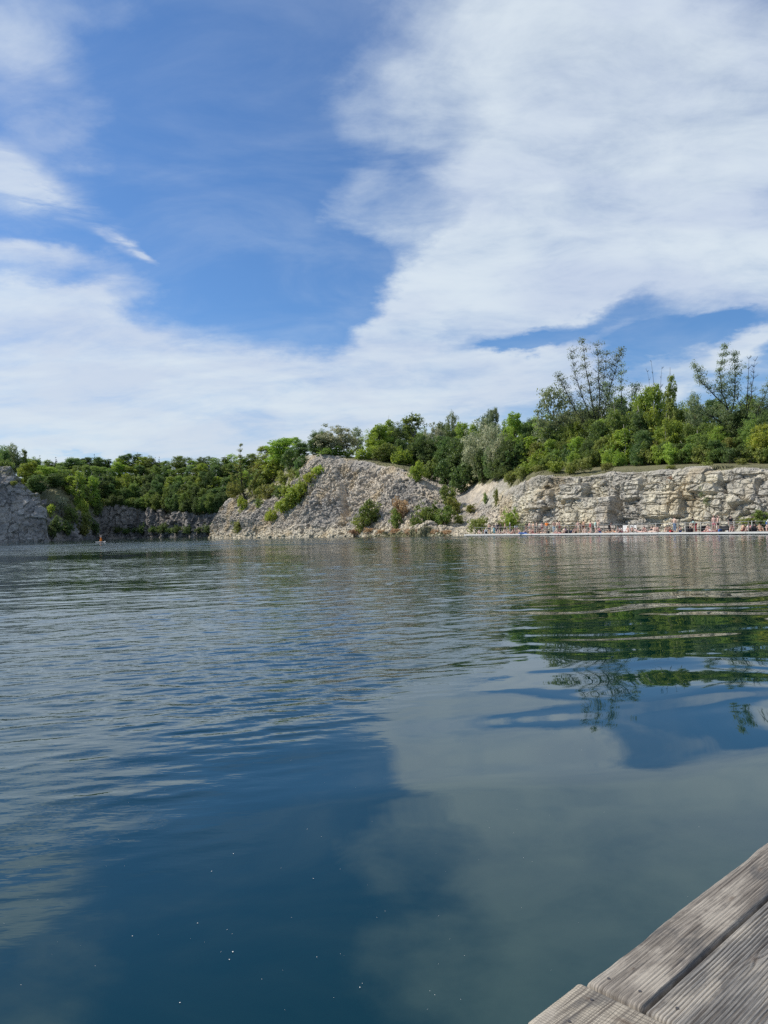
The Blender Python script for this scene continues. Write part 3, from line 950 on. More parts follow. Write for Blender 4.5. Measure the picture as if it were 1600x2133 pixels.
# conical tree
make_plant('cone', 'conical_tree', 11, [(0, 0, 2.6, 2.2, 2.2, 2.0), (0, 0, 5.0, 1.7, 1.7, 2.0), (.1, 0, 7.3, 1.15, 1.15, 1.8), (0, 0, 9.6, .5, .5, 1.4)],
           200, .6, 30, .28, 'leaf_mid', 'bark', trunk_top=.95, seed=10, hole=.3)
# pale blue-green open crown (willow)
make_plant('willow', 'willow_tree', 10, [(0, 0, 6, 3.0, 3.0, 3.2), (1.9, .3, 4.2, 2.0, 2.0, 2.0), (-1.9, 0, 4.4, 1.9, 2.0, 2.1), (0, 0, 8.4, 1.9, 1.9, 1.4)],
           200, .75, 26, .26, 'leaf_blue', 'bark', seed=12, hole=.12, hs=.8)
# grey-blossomed thorn
make_plant('hawthorn', 'hawthorn_tree', 8, [(0, 0, 4.4, 3.5, 3.2, 3.0), (2.2, .2, 3.2, 2.0, 2.0, 2.2), (-2.3, 0, 3.4, 2.0, 2.0, 2.2)],
           260, .7, 34, .24, 'leaf_grey', 'bark_dark', stems=4, trunk_r=.2, seed=13, hole=.3, limbs=26)
# shrubs
make_plant('shrub_a', 'shrub', 3, [(0, 0, 1.5, 1.7, 1.6, 1.35), (.9, 0, 1.1, 1.1, 1.1, 1.0), (-.9, .2, 1.0, 1.1, 1.1, .9)],
           110, .42, 26, .2, 'leaf_fresh', 'bark', stems=5, trunk_r=.07, seed=15, shell=.3, trunkname='stems', crown='foliage', hs=1.2)
make_plant('shrub_b', 'shrub', 3, [(0, 0, 1.5, 1.5, 1.5, 1.4), (.7, .3, 2.2, .8, .8, .8), (-.8, 0, 1.1, 1.0, 1.0, 1.0)],
           100, .42, 26, .2, 'leaf_mid', 'bark', stems=5, trunk_r=.07, seed=16, shell=.3, trunkname='stems', crown='foliage', hs=1.2)
make_plant('shrub_y', 'shrub', 3, [(0, 0, 1.5, 1.5, 1.5, 1.4), (.8, .3, 1.9, .9, .9, .9), (-.9, 0, 1.3, 1.0, 1.0, 1.0)],
           105, .42, 26, .2, 'leaf_yellow', 'bark', stems=5, trunk_r=.07, seed=17, shell=.3, trunkname='stems', crown='foliage', hs=1.2)
make_plant('shrub_o', 'shrub', 3, [(0, 0, 1.4, 1.6, 1.5, 1.3), (.9, 0, 1.3, 1.1, 1.1, 1.0)],
           80, .42, 20, .2, 'leaf_olive', 'bark', stems=6, trunk_r=.07, seed=18, shell=.3, hole=.1, trunkname='stems', crown='foliage', hs=1.2)
make_plant('dry_bush', 'dry_bush', 2, [(0, 0, .8, 1.5, 1.2, .8), (1.1, 0, .6, 1.0, 1.0, .6)],
           70, .32, 18, .16, 'leaf_brown', 'bark', stems=7, trunk_r=.05, seed=19, shell=.2, hole=.1, trunkname='stems', crown='foliage', hs=1.5)
make_plant('conifer', 'spruce_tree', 12, [(0, 0, 2.4, 2.2, 2.2, 1.3), (0, 0, 4.8, 1.7, 1.7, 1.5), (0, 0, 7.2, 1.15, 1.15, 1.5), (0, 0, 9.5, .6, .6, 1.4), (0, 0, 11.3, .2, .2, .9)],
           190, .5, 26, .3, 'needles', 'bark_dark', trunk_top=.98, seed=20, hole=.5)


def branchy(kind, name, stems, twig_len, nclump, crad, per, lsize, leafm, barkm, seed, twigs=3, bare=0.0, base_lobes=None, nb=0):
    """a tree from drawn limbs: each is (points, base radius, leafiness)"""
    rnd = random.Random(seed); rng = np.random.default_rng(seed)
    root = empty(name, (0, 0, 0))
    tb = Tubes(); cs = []
    for pts, r0, lf in stems:
        n = len(pts)
        # refine the polyline
        fine = []
        for i in range(n - 1):
            for k in range(3):
                t = k / 3
                q = Vector(pts[i]).lerp(Vector(pts[i + 1]), t)
                if i or k: q += Vector((rnd.uniform(-1, 1), rnd.uniform(-1, 1), 0)) * 0.09
                fine.append(q)
        fine.append(Vector(pts[-1]))
        m_ = len(fine)
        tb.add(fine, [max(0.02, r0 * 0.7 * (1 - i / (m_ - 0.3)) ** 0.9) for i in range(m_)], 6)
        for i in range(2, m_):
            if i / m_ < 0.22: continue
            for _ in range(twigs):
                an = rnd.uniform(0, 6.28); L = twig_len * rnd.uniform(.35, 1.25) * (1.2 - 0.85 * i / m_)
                d = Vector((math.cos(an), math.sin(an), rnd.uniform(.35, 1.3))).normalized()
                e = fine[i] + d * L
                tb.add(curve(fine[i], e, 4, .12, rnd), [0.045, .03, .02, .008], 4)
                if rnd.random() < lf:
                    for t in (0.4, 0.6, 0.8, 1.0):
                        cs.append(tuple(fine[i].lerp(e, t) + Vector((rnd.uniform(-.2, .2),) * 3)))
                # second order twig
                e2 = fine[i].lerp(e, .6) + Vector((rnd.uniform(-1, 1), rnd.uniform(-1, 1), rnd.uniform(.1, 1))).normalized() * L * .5
                tb.add([fine[i].lerp(e, .55), e2], [.02, .007], 3)
                if rnd.random() < lf: cs.append(tuple(e2))
    if nclump and len(cs) > nclump:
        cs = rnd.sample(cs, nclump)
    if base_lobes:
        cs = cs + [tuple(p) for p in lobes_points(base_lobes, nb, rng, .2, .4)]
    link_mesh('trunk', tb.mesh(name + '_wood'), M[barkm], root)
    cs = np.array(cs) if cs else np.zeros((0, 3))
    if len(cs):
        link_mesh('crown', leaves(name + '_leaves', cs, crad, per, lsize, rng, .8), M[leafm], root)
    allz = [v.z for v in tb.V]; allx = [v.x for v in tb.V]
    PROTO[kind] = dict(root=root, w=max(allx) - min(allx), h=max(allz), used=False)
    return root


# tall open poplar with a fan of long limbs (about 24 m)
branchy('poplar_a', 'poplar_tree', [
    ([(0, 0, -.6), (0, 0, 4), (.2, 0, 9), (-.4, .3, 14), (-1.2, .2, 19), (-1.7, 0, 24)], .34, .75),
    ([(.1, 0, 5), (1.0, .4, 9), (1.3, .2, 13), (1.2, 0, 18), (1.0, -.2, 23.2)], .24, .75),
    ([(.1, 0, 6), (2.0, -.5, 10.5), (3.3, -.3, 15), (4.6, -.3, 19), (5.6, 0, 22)], .22, .75),
    ([(0, 0, 5), (-2.0, .4, 8.6), (-4.0, .6, 12), (-5.4, .3, 15), (-6.6, .2, 17.5)], .2, .7),
    ([(-.2, 0, 8), (-2.2, -.8, 13), (-3.6, -.6, 18), (-4.0, -.4, 22)], .17, .45),
    ([(0, 0, 4), (-2.8, 1, 6.5), (-5.0, 1, 8.3), (-6.4, .6, 9.6)], .16, .9),
    ([(.2, 0, 5), (3.0, .9, 8), (4.6, .9, 11)], .16, .9),
    ([(1.2, 0, 12), (2.4, .4, 17), (2.9, .2, 21.5)], .12, .55)],
    2.5, 2600, .85, 7, .21, 'leaf_blue', 'bark_dark', 31, twigs=6, base_lobes=[(0, 0, 6, 4, 3.5, 3.5), (.6, 0, 11, 4.2, 3.2, 4.0), (-3.4, 0, 9, 2.6, 2.4, 2.4), (3.2, 0, 14, 1.8, 1.8, 2.6)], nb=620)
branchy('poplar_b', 'poplar_tree', [
    ([(0, 0, -.6), (0, 0, 4), (-.5, 0, 9), (-1.6, .3, 13), (-2.0, .2, 17), (-1.0, 0, 21.5)], .36, .95),
    ([(-.4, 0, 8), (.8, .4, 12), (1.0, .3, 16), (.9, 0, 20)], .2, .95),
    ([(-.8, 0, 10), (-3.4, .4, 13), (-5.6, .3, 15.3), (-6.6, .2, 18)], .2, .8),
    ([(-.2, 0, 6), (-3.6, .4, 8.5), (-7.0, .5, 11)], .18, .7)],
    2.2, 2100, .8, 8, .21, 'leaf_blue', 'bark_dark', 32, twigs=6, base_lobes=[(0, 0, 6.5, 3.6, 3.5, 3.5), (-.6, 0, 11, 2.6, 2.4, 3.4), (-1.2, 0, 15.5, 1.7, 1.6, 3)], nb=460)
branchy('poplar_c', 'poplar_tree', [
    ([(0, 0, -.6), (.1, 0, 4), (.2, 0, 9), (.9, .3, 14), (1.3, .2, 20)], .30, .06),
    ([(.2, 0, 8), (1.4, .4, 12), (2.1, .3, 16), (2.4, 0, 19.5)], .16, .04),
    ([(.1, 0, 6), (2.4, .4, 9), (4.4, .3, 13), (6.0, .2, 17)], .22, .9),
    ([(.3, 0, 7), (3.8, -.4, 10), (6.8, .5, 12), (8.4, .5, 14.5)], .2, .9),
    ([(.1, 0, 8), (-1.5, -.4, 12), (-2.4, .5, 17)], .12, .05)],
    2.0, 1500, .8, 8, .21, 'leaf_blue', 'bark_dark', 33, twigs=5, base_lobes=[(1.0, 0, 6.5, 4.4, 3.5, 3.2), (4.6, 0, 10.5, 2.6, 2.2, 2.6)], nb=320)
branchy('poplar_d', 'poplar_tree', [
    ([(0, 0, -.6), (.1, 0, 4), (.2, 0, 9), (.4, .3, 14), (.5, .2, 18.5)], .25, .6),
    ([(.1, 0, 6), (1.6, .4, 9), (2.6, .3, 12), (3.2, .2, 14.5)], .17, .85),
    ([(.1, 0, 6), (-1.4, .4, 9), (-2.3, .3, 12), (-2.5, .2, 15)], .17, .85)],
    2.1, 1500, .8, 7, .21, 'leaf_blue', 'bark_dark', 34, twigs=6, base_lobes=[(0, 0, 6, 2.8, 2.8, 3.2)], nb=60)
branchy('snag', 'bare_tree', [
    ([(0, 0, -.6), (.1, 0, 4), (-.1, 0, 9), (-.6, .2, 14)], .2, 0),
    ([(0, 0, 6), (.9, .2, 9), (1.6, .1, 13)], .12, 0), ([(0, 0, 7), (-.9, .2, 9), (-1.5, .1, 12.6)], .1, 0)],
    1.2, 0, .5, 10, .25, 'leaf_mid', 'bark_dark', 35, twigs=2)
# the crooked tree alone on the tip of the headland (about 18 m)
branchy('lone', 'lone_tree', [
    ([(0.6, 0, -.8), (.2, 0, 2), (-.9, .1, 5), (-1.1, .1, 9), (-1.3, 0, 13), (-1.0, 0, 18.2)], .60, .9),
    ([(.1, 0, 1.6), (-1.6, .2, 4), (-3.2, .3, 6.5), (-3.9, .2, 9.6)], .2, .6),
    ([(.1, 0, 2.2), (1.5, .2, 4.6), (3.0, .2, 7.2), (4.6, .1, 10)], .2, .8),
    ([(.2, 0, 1.2), (2.2, .4, 3.2), (4.6, .3, 5.0)], .15, .8),
    ([(-1.0, 0, 7), (-2.2, .2, 9), (-2.6, .2, 12)], .12, .3),
    ([(-.9, .1, 5), (.8, -.1, 8), (1.6, .1, 11.5)], .13, .4),
    ([(-.3, .1, 3.2), (-2.4, -.2, 4.4), (-4.2, -.2, 5.2)], .12, .9)],
    1.35, 1500, .5, 9, .24, 'leaf_olive', 'bark_dark', 36, twigs=5)

PX_M = lambda D: D / F


def plant(kind, sheet, px, s, top, wpx=None, label=None, cat='tree', group=None, rot=None, sink=0.25, mats=None, tilt=0.0):
    """stand a plant on the terrain; its height follows from how far up the picture it reaches"""
    if s > 20:                                   # given as the row of the photograph where the plant stands
        lo, hi = 1.0, 5.0
        for _ in range(30):
            mid_ = (lo + hi) / 2
            Q = sheet.point(px, mid_)
            if hor(px) - (Q.z - CAMH) / Q.y * F > s: lo = mid_
            else: hi = mid_
        s = lo
    P = sheet.point(px, s)
    D = P.y
    ztop = CAMH + (hor(px) - top) / F * D
    H = max(0.8, ztop - P.z + sink)
    pr = PROTO[kind]
    sz = H / pr['h']
    sx = sz if wpx is None else wpx * (1.18 if cat == 'tree' else 1.12) * D / F / pr['w']
    if not pr['used']:
        r = pr['root']; pr['used'] = True
    else:
        r = copy_tree(pr['root'])
    r.location = (P.x, P.y, P.z - sink)
    r.rotation_euler = (0, tilt, random.uniform(0, 6.28) if rot is None else rot)
    r.scale = (sx, sx, sz)
    tag(r, label, cat, group)
    if mats:
        for ch in r.children:
            if ch.name.split('.')[0] in ('crown', 'foliage'):
                ch.material_slots[0].link = 'OBJECT'
                ch.material_slots[0].material = M[mats]
    return r

# ---- the headland, left to right
HS = 'shrubs on the headland and in the gully'
plant('lone', main, 511, 4.02, 925, None, 'crooked dark tree with a thin bare spire alone on the tip of the headland', rot=0.0)
for kd, px, s, top, w, lb, ct, mt in [
    ('shrub_y', 505, 1070, 1032, 22, 'low yellow-green bush growing against the trunk of the crooked lone tree', 'shrub', None),
    ('shrub_o', 492, 4.05, 1000, 36, 'olive bush left of the lone tree, hanging on the very tip of the headland', 'shrub', None),
    ('shrub_o', 532, 1036, 992, 34, 'olive thicket just right of the crooked lone tree', 'shrub', None),
    ('round_d', 548, 5.0, 962, 44, 'olive rounded tree behind and right of the crooked lone tree', 'tree', None),
    ('shrub_b', 548, 1018, 975, 48, 'mid green bush half way up the left slope of the headland', 'shrub', None),
    ('round_b', 567, 5.0, 928, 64, 'fresh green tree on the left shoulder of the headland, left of the dome-shaped one', 'tree', None),
    ('round_b', 595, 4.9, 908, 74, 'dome-shaped fresh green tree on the left shoulder of the headland', 'tree', None),
    ('shrub_a', 575, 995, 950, 56, 'bright green bush below the dome-shaped tree on the headland', 'shrub', None),
    ('shrub_b', 606, 985, 935, 50, 'dark green bush below and right of the dome-shaped tree', 'shrub', 'leaf_dark'),
    ('round_a', 628, 5.0, 918, 40, 'small dark tree between the dome-shaped tree and the pink rock summit', 'tree', 'leaf_dark'),
    ('shrub_o', 560, 1004, 968, 36, 'olive bush on the upper left slope, below the shoulder trees', 'shrub', None),
    ('shrub_b', 590, 1012, 978, 34, 'mid green bush in the middle of the left slope of the headland', 'shrub', 'leaf_olive'),
    ('shrub_o', 612, 1006, 972, 34, 'olive bush between the diagonal strip and the shoulder trees', 'shrub', None),
    ('shrub_o', 570, 1030, 1004, 30, 'low olive bush in the middle of the bare earth slope', 'shrub', None),
    ('shrub_b', 540, 1040, 1012, 30, 'low green bush close right of the lone tree trunk', 'shrub', 'leaf_olive'),
    ('shrub_o', 585, 1060, 1040, 30, 'low olive bush left of the bottom of the diagonal strip', 'shrub', None),
    ('shrub_b', 628, 1000, 968, 30, 'dark bush close under the pale summit rock', 'shrub', None),
    ('shrub_b', 626, 985, 944, 32, 'dark bush at the left foot of the pale rock summit', 'shrub', 'leaf_dark'),
    ('shrub_y', 667, 1000, 968, 36, 'yellow-green shrub highest in the diagonal strip below the summit rock', 'shrub', None),
    ('shrub_y', 652, 1020, 980, 42, 'yellow-green shrub second from the top of the diagonal strip on the headland', 'shrub', None),
    ('shrub_a', 636, 1034, 990, 46, 'broad green shrub in the middle of the diagonal strip on the headland', 'shrub', None),
    ('shrub_y', 620, 1050, 1004, 44, 'yellow-green shrub just below the middle of the diagonal strip', 'shrub', None),
    ('shrub_a', 608, 1062, 1020, 40, 'green shrub second from the bottom of the diagonal strip', 'shrub', None),
    ('shrub_y', 595, 1070, 1036, 40, 'yellow-green shrub lowest in the diagonal strip on the headland', 'shrub', None),
    ('shrub_a', 600, 1036, 1002, 36, 'small green bush above the lower end of the diagonal strip', 'shrub', None),
    ('shrub_b', 583, 1040, 1008, 34, 'dark little bush on the bare earth left of the diagonal strip', 'shrub', 'leaf_dark'),
    ('shrub_a', 567, 1086, 1056, 30, 'light green bush alone on the rubble left below the diagonal strip', 'shrub', 'leaf_yellow'),
    ('shrub_b', 546, 1066, 1038, 36, 'low green bush on the ledge right of the lone tree foot', 'shrub', None),
    ('shrub_o', 560, 1046, 1008, 40, 'olive bush on the earth slope right of the lone tree', 'shrub', None),
    ('shrub_o', 497, 1114, 1080, 26, 'dry olive bush on the low rocks of the headland tip near the water', 'shrub', None),
    ('shrub_o', 512, 2.1, 1086, 14, 'small olive tuft right of the dry bush on the headland tip', 'shrub', None),
    ('hawthorn', 698, 5.0, 884, 98, 'wide domed tree with grey twigs crowning the summit of the headland', 'tree', None),
    ('round_a', 668, 4.9, 893, 56, 'dark green left flank tree of the grey-twigged dome on the summit', 'tree', None),
    ('shrub_a', 690, 4.45, 926, 66, 'low dark green bush at the lip of the summit, under the grey-twigged dome', 'shrub', 'leaf_mid'),
    ('shrub_b', 655, 4.9, 928, 34, 'small dark bush left of the summit dome, above the pale rock', 'shrub', 'leaf_dark'),
    ('willow', 744, 5.2, 888, 40, 'pale thin-leaved tree right of the grey-twigged summit dome', 'tree', None),
    ('shrub_y', 727, 4.6, 935, 26, 'yellowish bush on the lip right of the summit', 'shrub', None),
    ('shrub_a', 760, 4.5, 925, 44, 'green bush on the lip between summit and the taller thicket', 'shrub', None),
    ('round_b', 792, 5.0, 884, 62, 'light green broad tree at the left end of the headland thicket', 'tree', None),
    ('shrub_b', 800, 4.5, 922, 60, 'dark green bush in front of the left end of the thicket', 'shrub', None),
    ('birch', 812, 5.4, 872, 30, 'thin light-leaved young tree sticking out of the left thicket', 'tree', None),
    ('round_a', 830, 5.1, 880, 54, 'mid green tree between the thin young tree and the leaning one', 'tree', None),
    ('birch_b', 862, 5.2, 862, 58, 'leaning feathery tree with a drooping top over the headland thicket', 'tree', 'leaf_mid'),
    ('shrub_a', 838, 4.5, 928, 50, 'fresh green bush under the leaning feathery tree', 'shrub', None),
    ('shrub_b', 870, 1004, 958, 40, 'bright little bush on the rubble edge right of the headland crest', 'shrub', 'leaf_fresh'),
    ('round_c', 880, 4.7, 905, 50, 'dark tree at the head of the rubble slope', 'tree', None),
    ('hawthorn', 905, 5.1, 878, 58, 'grey-brown blossoming tree left of the pale pointed one', 'tree', None),
    ('willow', 944, 5.4, 854, 40, 'pale pointed tree rising between two grey thorn trees', 'tree', None),
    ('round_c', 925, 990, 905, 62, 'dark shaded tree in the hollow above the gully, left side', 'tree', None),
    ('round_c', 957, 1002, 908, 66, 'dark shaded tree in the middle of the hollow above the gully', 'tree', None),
    ('round_a', 940, 5.3, 885, 50, 'green tree filling the gap behind the hollow', 'tree', None),
    ('round_c', 895, 985, 915, 54, 'dark tree at the left rim of the hollow above the gully', 'tree', None),
    ('round_c', 978, 996, 915, 50, 'dark tree left of the largest grey thorn in the hollow', 'tree', None),
    ('shrub_b', 985, 1012, 965, 40, 'dark bush in the very throat of the hollow above the scree', 'shrub', 'leaf_dark'),
    ('shrub_b', 900, 1004, 950, 44, 'dark green bush between the rubble crest and the hollow', 'shrub', 'leaf_mid'),
    ('shrub_a', 1052, 990, 945, 44, 'mid green bush right of the scree head', 'shrub', 'leaf_mid'),
    ('shrub_b', 962, 1026, 960, 56, 'dark bush lowest in the hollow at the top of the scree', 'shrub', 'leaf_dark'),
    ('shrub_b', 925, 1014, 955, 50, 'dark bush on the left rim of the gully', 'shrub', 'leaf_dark'),
    ('hawthorn', 1003, 4.95, 870, 92, 'largest grey-blossomed thorn tree above the gully', 'tree', None),
    ('hawthorn', 1035, 4.75, 880, 62, 'second large grey thorn tree, right half of the blossoming pair', 'tree', None),
    ('round_b', 1022, 5.5, 846, 44, 'light green crown peeping out behind the largest grey thorn tree', 'tree', 'leaf_blue'),
    ('willow', 1006, 1004, 925, 54, 'grey-green bush tree under the largest thorn, at the top of the scree', 'tree', None),
    ('round_a', 1032, 996, 920, 54, 'dark green bush tree right of the scree head', 'tree', 'leaf_dark'),
    ('round_b', 1076, 5.1, 858, 58, 'bright green tree right of the grey thorn pair', 'tree', None),
    ('round_a', 1062, 4.7, 905, 50, 'mid green tree in front of the bright one, right of the grey thorns', 'tree', None),
    ('round_a', 1102, 5.15, 872, 46, 'green tree at the right end of the thicket, before the blue-green willow', 'tree', None),
    ('shrub_y', 1065, 1008, 980, 30, 'yellowish bush at the top right of the scree', 'shrub', 'leaf_olive'),
    ('shrub_o', 1085, 4.2, 968, 36, 'olive bush on the slope at the left end of the quarry wall', 'shrub', None),
    ('shrub_a', 1100, 4.4, 955, 44, 'green bush above the left end of the quarry wall', 'shrub', None),
    ('shrub_o', 1118, 4.3, 966, 30, 'olive bush on the brow where the quarry wall begins', 'shrub', None),
    ('shrub_b', 932, 1056, 1008, 42, 'thin green bush in the upper left of the scree gully', 'shrub', None),
    ('shrub_b', 945, 1072, 1032, 36, 'straggling bush in the middle of the scree gully, left side', 'shrub', 'leaf_olive'),
    ('shrub_b', 1012, 1050, 1024, 12, 'tiny narrow bush alone in the pale scree', 'shrub', None),
    ('shrub_o', 983, 1070, 1048, 30, 'low grey-olive bush at the foot of the pale scree', 'shrub', None),
    ('shrub_o', 1033, 3.5, 1012, 12, 'small tuft on the right side of the pale scree', 'shrub', None),
    ('shrub_b', 772, 1096, 1038, 56, 'rounded dark green bush at the foot of the rubble slope', 'shrub', 'leaf_mid'),
    ('shrub_o', 750, 1110, 1068, 40, 'olive bush left below the rounded bush on the rubble foot', 'shrub', None),
    ('shrub_o', 836, 1088, 1032, 38, 'thin brownish bush between the two green bushes of the rubble foot', 'shrub', 'leaf_brown'),
    ('shrub_b', 826, 1100, 1056, 30, 'green bush left below the thin brownish one', 'shrub', None),
    ('shrub_a', 893, 1100, 1040, 66, 'big green bush near the water at the right foot of the rubble slope', 'shrub', 'leaf_mid'),
    ('shrub_b', 924, 1104, 1050, 56, 'dark right half of the big green bush pair near the water', 'shrub', 'leaf_mid'),
    ('shrub_a', 868, 1106, 1066, 34, 'small green bush left of the big waterside bush', 'shrub', 'leaf_mid'),
    ('shrub_o', 955, 1096, 1068, 26, 'small yellowish bush right of the big waterside bush pair', 'shrub', None),
    ('shrub_o', 996, 1113, 1074, 46, 'pale dry see-through bush behind the left end of the platform', 'shrub', None),
    ('shrub_a', 1066, 1104, 1054, 44, 'bright round green bush behind the bathers at the left of the platform', 'shrub', None),
    ('shrub_o', 1045, 1.7, 1082, 20, 'low olive bush left of the bright round bush behind the bathers', 'shrub', None),
    ('shrub_o', 1090, 1.3, 1086, 26, 'grey-olive bush right of the bright round bush, against the wall', 'shrub', 'leaf_grey'),
]:
    plant(kd, main, px, s, top, w, lb, ct, HS if ct == 'shrub' else 'trees on top of the headland', mats=mt)
for i, (px, w, top, nm) in enumerate([(742, 30, 1100, 'leftmost'), (768, 34, 1098, 'second'), (795, 30, 1101, 'third'), (822, 34, 1099, 'fourth'), (850, 30, 1100, 'fifth'),
                                  (878, 34, 1098, 'sixth'), (905, 30, 1101, 'seventh'), (930, 30, 1102, 'rightmost')]):
    plant('dry_bush', main, px, 1.12 + 0.1 * (i % 2), top, w, 'reddish dry brush along the waterline under the rubble slope, %s of eight' % nm, 'bush',
          'dry brush along the headland shore', sink=.1)

# ---- the wood above the bathers' wall
RH = 'trees of the wood above the quarry wall'
for kd, px, s, top, w, lb, ct, mt in [
    ('willow', 1157, 5.15, 798, 94, 'blue-green rounded willow at the left end of the high wood', 'tree', None),
    ('poplar_a', 1240, 5.2, 704, None, 'tallest poplar with a fan of long open limbs, left of the wood', 'tree', None),
    ('poplar_d', 1297, 5.25, 752, None, 'thinner open poplar just right of the tallest one', 'tree', None),
    ('snag', 1370, 5.3, 748, 34, 'leafless grey tree top sticking out of the middle of the wood', 'tree', None),
    ('round_b', 1352, 5.25, 796, 66, 'bright green rounded tree under the leafless top', 'tree', None),
    ('cone', 1403, 5.25, 778, 42, 'narrow pointed tree right of the leafless top', 'tree', 'leaf_olive'),
    ('round_d', 1382, 5.4, 815, 60, 'olive tree between the leafless top and the pointed tree', 'tree', 'leaf_mid'),
    ('willow', 1448, 5.25, 812, 44, 'small blue-green tree in the dip of the skyline left of the right poplar', 'tree', None),
    ('poplar_b', 1527, 5.15, 714, None, 'tall poplar with leafy leaning top at the right of the wood', 'tree', None),
    ('poplar_c', 1556, 5.2, 738, None, 'poplar with bare twin spires beside the right leafy poplar', 'tree', None),
    ('shrub_y', 1350, 4.75, 934, 42, 'golden-green bush standing out in front of the wood on the grass', 'shrub', 'leaf_olive'),
    ('round_d', 1592, 4.85, 880, 62, 'yellowish tree with a dark stem at the right edge of the grass band', 'tree', 'leaf_yellow'),
    ('birch', 1391, 5.0, 868, 30, 'slim birch with a white trunk in front of the middle of the wood', 'tree', None),
    ('birch', 1365, 5.1, 850, 36, 'slim fresh birch left of the white-trunked one', 'tree', None),
    ('birch_b', 1284, 5.05, 850, 40, 'feathery birch under the thinner poplar', 'tree', None),
    ('birch', 1255, 5.1, 870, 34, 'slim birch below the right limbs of the tallest poplar', 'tree', None),
    ('birch_b', 1330, 5.1, 862, 38, 'feathery birch below the bright green rounded tree', 'tree', None),
    ('shrub_a', 1475, 4.25, 957, 30, 'green bush overhanging the lip of the wall right of the middle', 'shrub', 'leaf_olive'),
    ('shrub_o', 1395, 4.15, 968, 22, 'low brownish bush on the lip of the wall at the middle', 'shrub', None),
    ('shrub_o', 1219, 4.3, 950, 38, 'olive bush on the lip near the left part of the wall', 'shrub', 'leaf_olive'),
    ('shrub_a', 1190, 4.25, 955, 38, 'green bush on the lip left of the olive one', 'shrub', 'leaf_olive'),
    ('shrub_a', 1160, 4.3, 952, 44, 'green bush overhanging the left start of the wall', 'shrub', None),
    ('shrub_b', 1140, 4.45, 945, 40, 'mid green bush at the left start of the wall, further back', 'shrub', None),
    ('shrub_o', 1262, 4.25, 962, 26, 'low olive tuft on the grass band left of the golden bush', 'shrub', None),
    ('shrub_o', 1545, 4.6, 952, 30, 'low olive bush on the grass near the yellowish tree', 'shrub', None),
    ('shrub_o', 1402, 1012, 988, 26, 'brown bush clinging to the wall below its lip', 'shrub', 'leaf_brown'),
    ('shrub_o', 1470, 1036, 1008, 30, 'grey-green bush clinging to a crack in the upper wall', 'shrub', 'leaf_grey'),
    ('shrub_o', 1478, 1054, 1032, 22, 'small bush below the one in the wall crack', 'shrub', 'leaf_grey'),
    ('shrub_b', 1588, 1096, 1060, 44, 'green bush at the foot of the wall behind the rightmost bathers', 'shrub', 'leaf_mid'),
    ('shrub_o', 1556, 1098, 1074, 40, 'grey-olive bush at the wall foot left of the rightmost one', 'shrub', 'leaf_olive'),
]:
    plant(kd, main, px, s, top, w, lb, ct, RH if ct == 'tree' else 'bushes on and above the quarry wall', mats=mt,
          rot=0.0 if kd.startswith('poplar') or kd == 'snag' else None)

rr = random.Random(44)
ORD = ['leftmost', 'second from the left', 'third from the left', 'fourth from the left', 'fifth from the left', 'sixth from the left',
       'seventh from the left', 'eighth from the left', 'ninth from the left', 'tenth from the left', 'eleventh from the left',
       'twelfth from the left', 'thirteenth from the left', 'fourteenth from the left', 'fifteenth from the left', 'sixteenth from the left',
       'seventeenth from the left', 'eighteenth from the left', 'nineteenth from the left', 'twentieth from the left'] + \
      ['%s from the left' % w for w in ('twenty-first', 'twenty-second', 'twenty-third', 'twenty-fourth', 'twenty-fifth', 'twenty-sixth', 'twenty-seventh',
       'twenty-eighth', 'twenty-ninth', 'thirtieth', 'thirty-first', 'thirty-second', 'thirty-third', 'thirty-fourth', 'thirty-fifth', 'thirty-sixth')]


def row(sheet, x0, x1, step, s, top, dtop, w, kinds, label, cat, group, mats=None, jitter=0.35):
    n = int((x1 - x0) / step) + 1
    for i in range(n):
        px = x0 + i * step + rr.uniform(-jitter, jitter) * step
        tp = (top(px) if callable(top) else top) + rr.uniform(-dtop, dtop)
        kd = rr.choice(kinds)
        mt = rr.choice(mats) if mats else None
        plant(kd, sheet, px, s + rr.uniform(-.05, .05), tp, w * rr.uniform(.8, 1.25), label % ORD[i], cat, group, mats=mt)


sky_r = lambda x: np.interp(x, [1110, 1180, 1260, 1320, 1420, 1500, 1600, 1760, 1900], [868, 850, 838, 830, 842, 835, 828, 830, 820])
row(main, 1120, 1880, 34, 5.45, sky_r, 14, 62, ['round_a', 'round_b', 'round_c', 'round_d'], 'tree in the back row above the quarry wall, %s', 'tree', 'back row of the high wood',
    ['leaf_mid', 'leaf_fresh', 'leaf_mid', 'leaf_olive', 'leaf_dark'])
row(main, 1112, 1880, 30, 5.12, lambda x: sky_r(x) + 32, 16, 52, ['round_a', 'round_b', 'round_c', 'birch_b', 'round_d'], 'tree in the middle row above the quarry wall, %s', 'tree', 'middle row of the high wood',
    ['leaf_mid', 'leaf_mid', 'leaf_dark', 'leaf_fresh'])
row(main, 1122, 1880, 27, 4.9, lambda x: sky_r(x) + 68, 12, 42, ['round_a', 'round_b', 'round_c', 'birch', 'shrub_b'], 'tree in the front row above the quarry wall, %s', 'tree', 'front row of the high wood',
    ['leaf_mid', 'leaf_fresh', 'leaf_dark', 'leaf_olive'])
row(main, 1128, 1880, 24, 4.74, 926, 9, 36, ['shrub_a', 'shrub_b', 'shrub_b', 'shrub_o'], 'bush between wood and grass band, %s', 'shrub', 'bushes along the foot of the high wood',
    ['leaf_mid', 'leaf_fresh', 'leaf_mid', 'leaf_dark', 'leaf_olive'])
